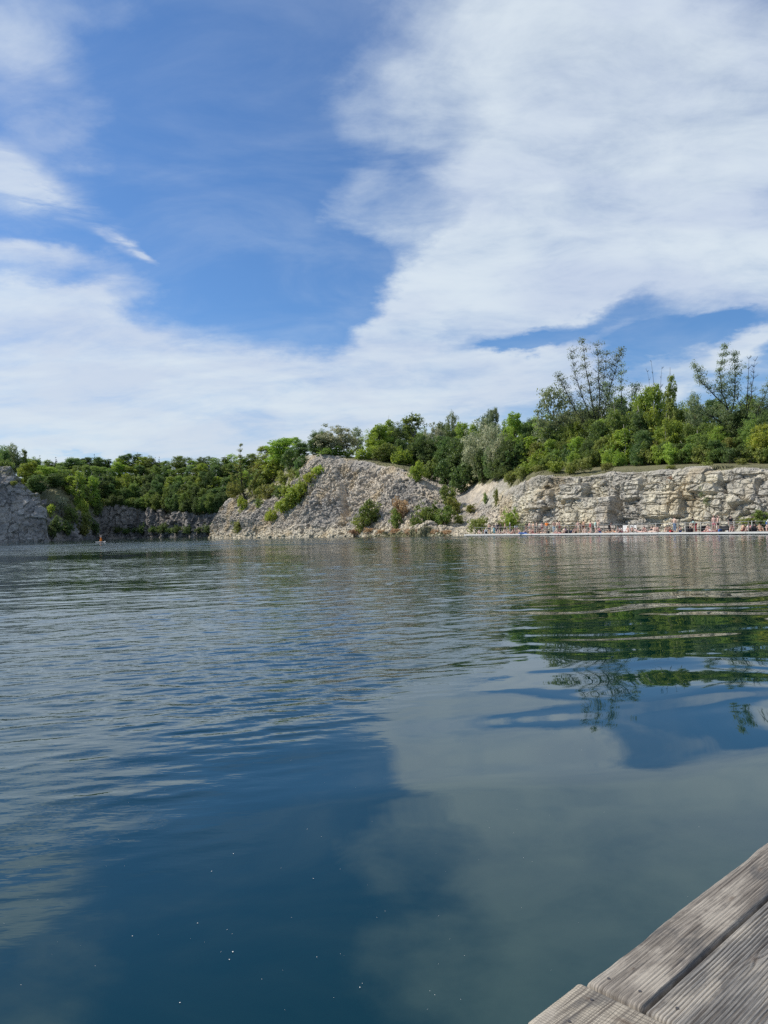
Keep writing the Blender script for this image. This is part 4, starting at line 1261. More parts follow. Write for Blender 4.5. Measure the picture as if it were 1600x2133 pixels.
row(main, 795, 1110, 30, 5.45, lambda x: np.interp(x, [795, 900, 1000, 1110], [896, 886, 882, 876]), 8, 50, ['round_a', 'round_b', 'round_c'],
    'tree at the back of the headland thicket, %s', 'tree', 'back row of the headland thicket', ['leaf_mid', 'leaf_dark', 'leaf_fresh'])
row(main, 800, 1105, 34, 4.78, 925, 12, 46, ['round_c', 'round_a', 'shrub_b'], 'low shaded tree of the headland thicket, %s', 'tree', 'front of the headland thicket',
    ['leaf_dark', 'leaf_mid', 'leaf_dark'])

# ---- the far shore and the left side
FW = 'far forest above the shaded wall'
bsky = lambda x: np.interp(x, [-400, 0, 40, 110, 180, 260, 330, 420, 500, 640], [925, 932, 948, 958, 950, 950, 955, 953, 950, 948])
BM = ['leaf_mid', 'leaf_fresh', 'leaf_mid', 'leaf_dark', 'leaf_dark']
row(back, -40, 540, 17, 5.0, bsky, 7, 35, ['round_a', 'round_b', 'round_c', 'cone', 'willow'], 'crown on the skyline of the far forest, %s', 'tree', FW + ', skyline row', BM)
row(back, 105, 600, 15, 4.55, lambda x: bsky(x) + 17, 8, 30, ['round_a', 'round_b', 'round_c', 'birch_b'], 'crown in the second row below the far skyline, %s', 'tree', FW + ', second row', BM)
row(back, 150, 600, 14, 4.05, lambda x: bsky(x) + 36, 9, 28, ['round_a', 'round_b', 'round_c', 'birch'], 'tree in the third row of the far forest, %s', 'tree', FW + ', third row', BM)
row(back, 205, 590, 13, 3.6, 1008, 9, 26, ['round_a', 'round_c', 'birch', 'round_b'], 'tree in the fourth row of the far forest, %s', 'tree', FW + ', fourth row', ['leaf_mid', 'leaf_dark', 'leaf_dark'])
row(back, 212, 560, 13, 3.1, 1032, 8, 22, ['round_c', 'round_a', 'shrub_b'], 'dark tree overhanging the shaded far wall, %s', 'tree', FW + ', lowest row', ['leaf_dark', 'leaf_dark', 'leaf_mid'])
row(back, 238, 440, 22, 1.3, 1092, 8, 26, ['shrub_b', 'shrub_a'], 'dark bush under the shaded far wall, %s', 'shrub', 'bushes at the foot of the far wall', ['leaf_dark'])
row(back, -390, -80, 34, 4.6, lambda x: bsky(x) + 10, 6, 62, ['round_a', 'round_b', 'round_c'], 'tree beyond the left cliff, %s of those outside the left edge', 'tree', FW + ', far left', BM)
for kd, sh, px, s, top, w, lb, ct, mt in [
    ('willow', back, 22, 4.9, 921, 34, 'pale tree with a loose crown highest on the far left skyline', 'tree', None),
    ('birch_b', back, 50, 4.9, 934, 14, 'tiny feathery tree top right of the pale loose crown at far left', 'tree', None),
    ('round_a', back, 3, 4.3, 928, 30, 'dark tree cut by the left edge of the picture above the left cliff', 'tree', 'leaf_dark'),
    ('conifer', back, 118, 5.5, 952, 12, 'dark spruce tip on the skyline left of the middle of the far forest', 'tree', None),
    ('conifer', back, 84, 5.5, 948, 12, 'dark spruce tip nearest to the left cliff on the far skyline', 'tree', None),
    ('conifer', back, 197, 5.5, 946, 10, 'dark spruce tip above the light birches on the far skyline', 'tree', None),
    ('conifer', back, 297, 5.5, 949, 10, 'single dark spruce tip over the middle of the far forest', 'tree', None),
    ('conifer', back, 327, 5.5, 952, 9, 'left one of the close pair of spruce tips on the far skyline', 'tree', None),
    ('conifer', back, 335, 5.5, 951, 10, 'right one of the close pair of spruce tips on the far skyline', 'tree', None),
    ('conifer', back, 419, 5.5, 951, 9, 'dark spruce tip nearest to the headland on the far skyline', 'tree', None),
    ('round_b', back, 60, 3.9, 960, 44, 'light green tree behind the top of the left cliff', 'tree', None),
    ('round_b', back, 95, 4.2, 968, 44, 'light green tree right of the left cliff, on the upper slope', 'tree', None),
    ('round_c', back, 78, 3.4, 988, 44, 'dark green tree on the slope just right of the left cliff top', 'tree', None),
    ('round_c', back, 112, 3.8, 985, 40, 'dark green tree above the pale bare patch of the left slope', 'tree', None),
    ('round_d', back, 132, 4.2, 975, 40, 'olive tree above the pale bare patch, further right', 'tree', 'leaf_mid'),
    ('birch', back, 165, 3.2, 978, 26, 'left of the two tall light birches at the end of the far wall', 'tree', None),
    ('birch', back, 192, 3.1, 990, 28, 'right of the two tall light birches at the end of the far wall', 'tree', None),
    ('birch_b', back, 150, 3.9, 990, 30, 'feathery birch behind the tall light pair', 'tree', 'leaf_fresh'),
    ('birch_b', back, 178, 3.3, 1012, 26, 'shorter birch between the tall light pair', 'tree', 'leaf_olive'),
    ('shrub_y', back, 105, 2.4, 1048, 18, 'yellow bush on the shaded slope right of the left cliff', 'shrub', None),
    ('shrub_y', back, 172, 2.2, 1038, 26, 'yellow-green bush under the two tall light birches', 'shrub', None),
    ('shrub_o', back, 175, 1.7, 1062, 28, 'olive bush above the shore below the birches', 'shrub', None),
    ('shrub_a', back, 170, 1.3, 1086, 34, 'green bush at the shore left of the paddler', 'shrub', 'leaf_olive'),
    ('shrub_b', back, 195, 1.35, 1076, 26, 'dark bush at the shore just above the paddler', 'shrub', 'leaf_dark'),
    ('shrub_b', back, 118, 1.5, 1072, 28, 'dark bush low on the slope right of the left cliff', 'shrub', 'leaf_dark'),
    ('shrub_b', back, 140, 1.4, 1082, 30, 'dark bush at the shore between left cliff and birches', 'shrub', 'leaf_dark'),
    ('shrub_b', back, 108, 1.2, 1092, 20, 'dark bush at the water where the left cliff ends', 'shrub', 'leaf_dark'),
    ('shrub_o', back, 150, 2.1, 1050, 30, 'olive bush half way up the shaded left slope', 'shrub', 'leaf_mid'),
    ('shrub_o', back, 128, 2.7, 1030, 26, 'thin bush beside the pale bare patch of the left slope', 'shrub', 'leaf_grey'),
    ('shrub_o', back, 205, 2.5, 1040, 24, 'dark bush at the left top corner of the far wall', 'shrub', 'leaf_mid'),
    ('shrub_b', back, 345, 1.3, 1086, 30, 'dark bush at the foot of the far wall right of its middle', 'shrub', 'leaf_dark'),
    ('shrub_a', left, 8, 4.6, 955, 40, 'low green bush on top of the left cliff', 'shrub', 'leaf_mid'),
    ('shrub_o', left, 44, 4.2, 994, 14, 'small yellowish bush on the falling edge of the left cliff', 'shrub', 'leaf_yellow'),
    ('shrub_o', left, 28, 3.3, 1000, 16, 'small olive tuft on the upper face of the left cliff', 'shrub', 'leaf_olive'),
]:
    plant(kd, sh, px, s, top, w, lb, ct, 'far shore, left part', mats=mt)

for k_, pr in PROTO.items():
    if not pr['used']:
        for ch in list(pr['root'].children): bpy.data.objects.remove(ch)
        bpy.data.objects.remove(pr['root'])

# ==================================================================== the bathing platform and its railing
M['deck_white'] = simple('pale_plank', (0.62, 0.60, 0.56), 0.7, 0.12, 3.0)
M['deck_top'] = simple('grey_plank', (0.40, 0.36, 0.31), 0.8, 0.2, 3.0)
M['float'] = simple('black_float', (0.02, 0.022, 0.025), 0.6)
M['post'] = simple('post_wood', (0.30, 0.27, 0.23), 0.8, 0.2, 6)
M['post_pale'] = simple('post_pale', (0.55, 0.52, 0.47), 0.7, 0.1, 6)
M['net'] = simple('wire', (0.30, 0.30, 0.29), 0.5)
ZD = 0.30


def plat(px, off, z=ZD):
    """point on the platform on column px, off metres behind the water edge"""
    D = plat_depth(px, off)
    k = ray(px, hor(px)); k = k / k.y
    return Vector((k.x * D, k.y * D, z))


class Boxes:
    def __init__(self): self.V = []; self.F = []

    def box(self, o, ax, ay, az_, lx, ly, lz, bev=0.0):
        """box from corner o along three unit axes"""
        b = len(self.V)
        for k in (0, 1):
            for (i, j) in ((0, 0), (1, 0), (1, 1), (0, 1)):
                self.V.append(o + ax * (lx * i) + ay * (ly * j) + az_ * (lz * k))
        for f in ((3, 2, 1, 0), (4, 5, 6, 7), (0, 1, 5, 4), (1, 2, 6, 5), (2, 3, 7, 6), (3, 0, 4, 7)):
            self.F.append(tuple(b + i for i in f))

    def build(self, name, mat, parent=None, bevel=0.0):
        me = list_mesh(name, self.V, self.F, False)
        if bevel:
            bm = bmesh.new(); bm.from_mesh(me)
            bmesh.ops.bevel(bm, geom=bm.edges[:], offset=bevel, segments=2, affect='EDGES')
            bm.to_mesh(me); bm.free()
        return link_mesh(name, me, mat, parent)


ZA = Vector((0, 0, 1))
P0 = plat(966, 0, 0); P1 = plat(1880, 0, 0)
axp = (P1 - P0).normalized(); PL = (P1 - P0).length
root = empty('floating_platform', P0)
tag(root, 'long low floating bathing platform with a pale edge at the foot of the cliff', 'platform')
WP = 4.6
# deck boards run across; one mesh, with narrow gaps
B = Boxes(); x = 0.0
while x < PL - 0.2:
    B.box(axp * x + ZA * (ZD - 0.05) + pback * 0.032, axp, pback, ZA, 0.19, WP - 0.06, 0.05); x += 0.2
B.build('deck_boards', M['deck_top'], root)
seg = 6.0; x = 0.0
while x < PL - 1:
    B = Boxes(); B.box(axp * (x + 0.02) + ZA * 0.10, axp, pback, ZA, seg - 0.04, 0.03, ZD - 0.10 + 0.006)
    B.build('edge_board', M['deck_white'], root, 0.006); x += seg
x = 0.4
while x < PL - 1:
    B = Boxes(); B.box(axp * x + ZA * -0.25 + pback * 0.16, axp, pback, ZA, 1.7, WP - 0.4, 0.45)
    B.build('float', M['float'], root, 0.05); x += 2.3
# stony shore ledge left of the platform
RAILH = 1.12


def railing(name, px0, px1, off, step, label, mat, mesh_rails=3):
    a = plat(px0, off, ZD); b = plat(px1, off, ZD)
    ax = (b - a).normalized(); L = (b - a).length
    r = empty(name, a); tag(r, label, 'railing')
    n = max(1, int(round(L / step)))
    for i in range(n + 1):
        B = Boxes(); p = ax * (L * i / n)
        B.box(p - ax * 0.045 - pback * 0.045, ax, pback, ZA, 0.09, 0.09, RAILH + 0.05)
        B.build('post', mat, r, 0.012)
    t = Tubes()
    for k in range(mesh_rails):
        z = RAILH - 0.03 - k * 0.34
        t.add([Vector((0, 0, z)), ax * (L / 2) + ZA * (z - 0.01), ax * L + ZA * z], [0.022 if k == 0 else 0.009] * 3, 5)
    link_mesh('rails', t.mesh('rails'), M['post'] if mesh_rails < 3 else M['net'], r)
    return r


railing('railing', 989, 1092, 0.45, 2.25, 'wire railing with thin dark posts along the left end of the platform', M['post'])
railing('railing', 1098, 1312, 0.45, 2.25, 'wire railing with brown posts left of the dark crack in the wall', M['post'])
railing('railing', 1320, 1600, 0.45, 2.25, 'wire railing with brown posts in front of the bathers on the right of the platform', M['post'])
railing('railing', 1640, 1870, 0.45, 2.25, 'wire railing continuing along the platform to the right', M['post'])
railing('railing', 1005, 1300, 4.35, 2.3, 'rear railing at the foot of the wall behind the bathers on the left', M['post'])
railing('railing', 1310, 1605, 4.35, 2.3, 'rear railing at the foot of the wall behind the bathers on the right', M['post_pale'])

# ==================================================================== people
BASE = dict(
    pelvis=(0, 0, .96), spine=(0, .01, 1.12), chest=(0, .01, 1.33), neck=(0, .01, 1.50), head=(0, -.01, 1.60), crown=(0, -.005, 1.70), nose=(0, -.105, 1.60),
    shL=(.17, .01, 1.42), elL=(.24, .03, 1.14), wrL=(.26, -.05, .90), shR=(-.17, .01, 1.42), elR=(-.24, .03, 1.14), wrR=(-.26, -.05, .90),
    hpL=(.095, 0, .90), knL=(.11, -.02, .49), anL=(.12, .03, .09), toL=(.13, -.13, .035), hpR=(-.095, 0, .90), knR=(-.11, -.02, .49), anR=(-.12, .03, .09), toR=(-.13, -.13, .035))
RAD = dict(pelvis=(.15, .105), spine=(.125, .095), chest=(.155, .11), neck=(.055, .055), head=(.082, .095), crown=(.055, .065), nose=(.016, .016),
           sh=(.058, .058), el=(.040, .040), wr=(.028, .024), hp=(.085, .085), kn=(.056, .056), an=(.038, .038), to=(.034, .028))
BONES = [('pelvis', 'spine'), ('spine', 'chest'), ('chest', 'neck'), ('neck', 'head'), ('head', 'crown'), ('head', 'nose'),
         ('chest', 'shL'), ('shL', 'elL'), ('elL', 'wrL'), ('chest', 'shR'), ('shR', 'elR'), ('elR', 'wrR'),
         ('pelvis', 'hpL'), ('hpL', 'knL'), ('knL', 'anL'), ('anL', 'toL'), ('pelvis', 'hpR'), ('hpR', 'knR'), ('knR', 'anR'), ('anR', 'toR')]


def shift(base, dz=0, dy=0, **kw):
    d = {k: (v[0], v[1] + dy, v[2] + dz) for k, v in base.items()}
    d.update(kw)
    return d


UP = ('spine', 'chest', 'neck', 'head', 'crown', 'nose', 'shL', 'shR', 'elL', 'elR', 'wrL', 'wrR')


def torso_turn(p, ang, yaw=0.0):
    """lean the upper body forward by ang about the pelvis"""
    c, s = math.cos(ang), math.sin(ang)
    px_, py_, pz_ = p['pelvis']
    for k in UP:
        x, y, z = p[k]; y -= py_; z -= pz_
        p[k] = (x, py_ + y * c - z * s, pz_ + y * s + z * c)
    return p


def pose(name):
    p = dict(BASE)
    if name == 'stand': pass
    if name == 'akimbo': p.update(elL=(.38, .06, 1.18), wrL=(.19, -.03, 1.02), elR=(-.38, .06, 1.18), wrR=(-.19, -.03, 1.02))
    if name == 'folded': p.update(elL=(.25, -.03, 1.16), wrL=(.02, -.19, 1.20), elR=(-.25, -.03, 1.16), wrR=(-.02, -.20, 1.16))
    if name == 'walk': p.update(knL=(.10, -.16, .52), anL=(.10, -.10, .12), toL=(.11, -.26, .06), knR=(-.10, .03, .49), anR=(-.10, .22, .13), toR=(-.11, .09, .04),
                                wrL=(.26, .10, .93), elL=(.25, .10, 1.15), wrR=(-.25, -.22, .95), elR=(-.24, -.06, 1.14))
    if name == 'hair': p.update(elL=(.33, -.02, 1.60), wrL=(.10, .02, 1.74), elR=(-.33, -.02, 1.60), wrR=(-.10, .02, 1.74))
    if name == 'bend':
        torso_turn(p, 1.05)
        p.update(elL=(.2, -.62, .88), wrL=(.17, -.66, .62), elR=(-.2, -.62, .88), wrR=(-.17, -.66, .62), knL=(.12, -.10, .50), knR=(-.12, -.10, .50))
    if name in ('sit', 'sit_back', 'sit_arms'):
        dz = -.82
        for k in list(p): x, y, z = p[k]; p[k] = (x, y, z + dz)
        if name == 'sit':
            torso_turn(p, .30)
            p.update(hpL=(.10, -.02, .10), knL=(.15, -.40, .46), anL=(.13, -.62, .09), toL=(.13, -.78, .035), hpR=(-.10, -.02, .10), knR=(-.15, -.40, .46), anR=(-.13, -.62, .09), toR=(-.13, -.78, .035),
                     elL=(.24, -.26, .42), wrL=(.10, -.46, .46), elR=(-.24, -.26, .42), wrR=(-.08, -.47, .44))
        elif name == 'sit_back':
            torso_turn(p, -.42)
            p.update(hpL=(.10, -.02, .10), knL=(.14, -.42, .40), anL=(.12, -.70, .09), toL=(.13, -.85, .035), hpR=(-.10, -.02, .10), knR=(-.12, -.50, .12), anR=(-.12, -.92, .06), toR=(-.14, -.98, .16),
                     elL=(.30, .40, .32), wrL=(.31, .50, .06), elR=(-.30, .40, .32), wrR=(-.31, .50, .06))
        else:
            torso_turn(p, .12)
            p.update(hpL=(.10, -.02, .10), knL=(.34, -.36, .16), anL=(.06, -.48, .06), toL=(-.06, -.52, .05), hpR=(-.10, -.02, .10), knR=(-.34, -.36, .16), anR=(-.06, -.40, .06), toR=(.06, -.44, .05),
                     elL=(.26, -.12, .34), wrL=(.22, -.32, .22), elR=(-.27, -.10, .34), wrR=(-.22, -.32, .22))
    if name in ('lie', 'prone'):
        q = {}
        for k, (x, y, z) in p.items(): q[k] = (x, z - .96, .13 - y * (1 if name == 'prone' else 1))
        p = q
        if name == 'lie':
            for k, (x, y, z) in list(p.items()): p[k] = (x, y, z)
            p.update(nose=(0, .64, .235), knL=(.15, -.38, .40), anL=(.13, -.66, .08), toL=(.13, -.80, .04), toR=(-.15, -.93, .18), anR=(-.13, -.86, .06), knR=(-.12, -.45, .12),
                     elL=(.36, .30, .06), wrL=(.30, .52, .06), elR=(-.33, .20, .06), wrR=(-.30, -.04, .06), crown=(0, .75, .13))
        else:
            torso = {k: p[k] for k in UP}
            for k in ('chest',): p[k] = (0, .36, .24)
            p.update(neck=(0, .50, .36), head=(0, .57, .44), crown=(0, .60, .54), nose=(0, .665, .45), shL=(.17, .44, .26), shR=(-.17, .44, .26), elL=(.22, .52, .05), elR=(-.22, .52, .05),
                     wrL=(.06, .72, .05), wrR=(-.06, .72, .05), knL=(.11, -.46, .08), knR=(-.11, -.46, .08), anL=(.11, -.86, .07), anR=(-.11, -.86, .07), toL=(.12, -1.0, .03), toR=(-.12, -1.0, .03), spine=(0, .15, .16))
    if name == 'arms_up': p.update(elL=(.30, -.06, 1.52), wrL=(.22, -.14, 1.78), elR=(-.32, -.02, 1.48), wrR=(-.25, -.10, 1.74), knL=(.14, -.08, .50), knR=(-.14, -.08, .50), anL=(.17, .02, .09), anR=(-.17, .02, .09), toL=(.2, -.13, .035), toR=(-.2, -.13, .035))
    return p


def radkey(k): return k[:2] if k[-1] in 'LR' and k[:-1] in ('sh', 'el', 'wr', 'hp', 'kn', 'an', 'to') else k


BODY = {}


def body(pname, bulk=1.0):
    """one continuous skin-modifier body with five-fingered hands; returns the mesh and the joints"""
    key = (pname, bulk)
    if key in BODY: return BODY[key]
    J = pose(pname)
    names = list(J); idx = {k: i for i, k in enumerate(names)}
    V = [J[k] for k in names]; E = [(idx[a], idx[b]) for a, b in BONES]
    R = [tuple(r * (bulk if radkey(k) not in ('head', 'crown', 'nose') else 1) for r in RAD[radkey(k)]) for k in names]
    for S_ in 'LR':
        w = Vector(J['wr' + S_]); d = (w - Vector(J['el' + S_])).normalized()
        side = d.cross(Vector((1, 0.2, 0.3))).normalized()
        nrm = d.cross(side)
        palm = w + d * .085
        V.append(tuple(palm)); R.append((.036, .018)); pi = len(V) - 1; E.append((idx['wr' + S_], pi))
        for fi, (so_, ln) in enumerate(((-.030, .062), (-.010, .074), (.010, .070), (.029, .055))):
            k1 = palm + d * .03 + side * so_; k2 = k1 + d * ln * .6 + nrm * .008; k3 = k2 + d * ln * .45 + nrm * .022
            for q, rr_ in ((k1, .011), (k2, .009), (k3, .0075)):
                V.append(tuple(q)); R.append((rr_, rr_))
            n = len(V); E += [(pi, n - 3), (n - 3, n - 2), (n - 2, n - 1)]
        t1 = w + d * .045 + side * -.045; t2 = t1 + d * .045 + side * -.018
        V.append(tuple(t1)); R.append((.012, .012)); V.append(tuple(t2)); R.append((.009, .009))
        n = len(V); E += [(idx['wr' + S_], n - 2), (n - 2, n - 1)]
    me = bpy.data.meshes.new('skel'); me.from_pydata(V, E, [])
    o = bpy.data.objects.new('skel', me); C.objects.link(o)
    md = o.modifiers.new('skin', 'SKIN'); md.use_smooth_shade = True
    for i, r in enumerate(R): me.skin_vertices[0].data[i].radius = r
    me.skin_vertices[0].data[idx['pelvis']].use_root = True
    sb = o.modifiers.new('sub', 'SUBSURF'); sb.levels = 1; sb.render_levels = 1
    dg = bpy.context.evaluated_depsgraph_get()
    out = bpy.data.meshes.new_from_object(o.evaluated_get(dg))
    out.name = 'body_' + pname
    bpy.data.objects.remove(o)
    out.polygons.foreach_set('use_smooth', [True] * len(out.polygons))
    # nearest bone of each vertex
    co = np.zeros(len(out.vertices) * 3); out.vertices.foreach_get('co', co); co = co.reshape(-1, 3)
    best = np.full(len(co), 1e9); who = np.zeros(len(co), int); tt = np.zeros(len(co))
    for bi, (a, b) in enumerate(BONES):
        A = np.array(J[a]); Bv = np.array(J[b]) - A
        t = np.clip(((co - A) @ Bv) / (Bv @ Bv), 0, 1)
        dd = np.linalg.norm(co - A - t[:, None] * Bv, axis=1) - 0.4 * RAD[radkey(b)][0]
        m_ = dd < best; best = np.where(m_, dd, best); who = np.where(m_, bi, who); tt = np.where(m_, t, tt)
    BODY[key] = (out, J, co, who, tt)
    return BODY[key]


BI = {b: i for i, b in enumerate(BONES)}
CLOTH = {
    'shorts': [(('pelvis', 'spine'), -1, .35), (('pelvis', 'hpL'), -1, 2), (('pelvis', 'hpR'), -1, 2), (('hpL', 'knL'), -1, .55), (('hpR', 'knR'), -1, .55)],
    'briefs': [(('pelvis', 'spine'), -1, .15), (('pelvis', 'hpL'), -1, 2), (('pelvis', 'hpR'), -1, 2), (('hpL', 'knL'), -1, .10), (('hpR', 'knR'), -1, .10)],
    'trousers': [(('pelvis', 'spine'), -1, .35), (('pelvis', 'hpL'), -1, 2), (('pelvis', 'hpR'), -1, 2), (('hpL', 'knL'), -1, 2), (('hpR', 'knR'), -1, 2), (('knL', 'anL'), -1, .9), (('knR', 'anR'), -1, .9)],
    'shirt': [(('pelvis', 'spine'), .3, 2), (('spine', 'chest'), -1, 2), (('chest', 'neck'), -1, .75), (('chest', 'shL'), -1, 2), (('chest', 'shR'), -1, 2), (('shL', 'elL'), -1, .6), (('shR', 'elR'), -1, .6)],
    'bikini_top': [(('spine', 'chest'), .62, 2), (('chest', 'neck'), -1, .12)],
    'swimsuit': [(('pelvis', 'spine'), -1, 2), (('pelvis', 'hpL'), -1, 2), (('pelvis', 'hpR'), -1, 2), (('hpL', 'knL'), -1, .08), (('hpR', 'knR'), -1, .08), (('spine', 'chest'), -1, 2), (('chest', 'neck'), -1, .3)],
}


CLM = {}


def garment(pname, cname, bulk=1.0):
    if (pname, cname, bulk) in CLM: return CLM[(pname, cname, bulk)]
    me, J, co, who, tt = body(pname, bulk)
    on = np.zeros(len(co), bool)
    for b, lo, hi in CLOTH[cname]:
        on |= (who == BI[b]) & (tt >= lo) & (tt <= hi)
    nr = np.zeros(len(co) * 3); me.vertices.foreach_get('normal', nr); nr = nr.reshape(-1, 3)
    off = 0.016 if cname in ('shirt', 'trousers', 'shorts') else 0.006
    used = {}; V = []; Fs = []
    for p in me.polygons:
        vs = list(p.vertices)
        if sum(on[v] for v in vs) >= len(vs) * 0.75:
            f = []
            for v in vs:
                if v not in used: used[v] = len(V); V.append(co[v] + nr[v] * off)
                f.append(used[v])
            Fs.append(tuple(f))
    CLM[(pname, cname, bulk)] = list_mesh(cname, V, Fs)
    return CLM[(pname, cname, bulk)]


HAIRM = {}


def hair_mesh(pname, style):
    if (pname, style) in HAIRM: return HAIRM[(pname, style)]
    J = pose(pname)
    hd = Vector(J['head']); cr = Vector(J['crown']); nk = Vector(J['neck']); ns = Vector(J['nose'])
    u = (cr - hd).normalized(); f = (ns - hd); f = (f - u * f.dot(u)).normalized(); r_ = u.cross(f)
    c0 = hd + u * .035 - f * .012
    bm = bmesh.new(); bmesh.ops.create_uvsphere(bm, u_segments=14, v_segments=10, radius=1.0)
    dele = []
    for v in bm.verts:
        x, y, z = v.co
        rr_ = Vector((x * .098, y * .112, z * .112))
        if style == 'long' and y > 0.05 and z < 0.3: rr_.z -= .20 * y * (0.3 - z); rr_.y *= 1.05
        if style == 'bun' and z > .7: rr_ *= 1.28
        if style == 'cap' and y < -.6 and abs(z) < .3: rr_.y *= 1.7
        if style == 'hat' and abs(z) < .2: rr_.x *= 1.7; rr_.y *= 1.6
        v.co = c0 + r_ * rr_.x - f * rr_.y + u * rr_.z
        if y < -.30 and z < .28: dele.append(v)
        elif z < -.55 and style not in ('long',): dele.append(v)
    bmesh.ops.delete(bm, geom=list(set(dele)), context='VERTS')
    me = bpy.data.meshes.new('hair'); bm.to_mesh(me); bm.free()
    me.polygons.foreach_set('use_smooth', [True] * len(me.polygons))
    HAIRM[(pname, style)] = me
    return me


SK = {}
for nm, col in dict(pale=(.66, .49, .40), fair=(.58, .39, .29), tan=(.46, .28, .18), rosy=(.58, .37, .30), olive=(.42, .29, .20)).items():
    SK[nm] = simple('skin_' + nm, col, 0.5, 0.06, 12)
COLS = dict(black=(.012, .012, .015), navy=(.02, .03, .08), white=(.75, .74, .72), red=(.50, .03, .04), orange=(.90, .24, .03), blue=(.03, .12, .40), teal=(.10, .34, .42), skyblue=(.45, .62, .72),
            jeans=(.16, .23, .34), mint=(.45, .66, .58), grey=(.25, .25, .26), maroon=(.22, .05, .05), pink=(.62, .25, .27), charcoal=(.05, .05, .06), yellow=(.65, .60, .08), brown=(.12, .07, .04), blond=(.42, .29, .13), dark=(.018, .013, .01), ginger=(.30, .10, .04), purple=(.18, .08, .22), beige=(.50, .42, .32))
FAB = {k: simple('cloth_' + k, v, .8, .1, 30) for k, v in COLS.items()}


def mesh_with(me, mat):
    key = me.name + '|' + mat.name
    if key in MW: return MW[key]
    c = me.copy(); c.name = me.name; c.materials.clear(); c.materials.append(mat)
    MW[key] = c
    return c


MW = {}


def person(pname, loc, face, skin, clothes, hair, label, h=1.75, style='short', bulk=1.12, group='bathers on the platform'):
    """face: heading in degrees, 0 looks at the camera side (-Y)"""
    r = empty('person', loc, math.radians(face))
    s_ = h / 1.77
    r.scale = (s_, s_, s_)
    tag(r, label, 'person', group)
    me = body(pname, bulk)[0]
    link_mesh('body', mesh_with(me, SK[skin]), None, r)
    for c, col in clothes:
        g_ = garment(pname, c, bulk)
        if len(g_.polygons): link_mesh(c, mesh_with(g_, FAB[col]), None, r)
    link_mesh('hat' if style in ('cap', 'hat') else 'hair', mesh_with(hair_mesh(pname, style), FAB[hair]), None, r)
    return r


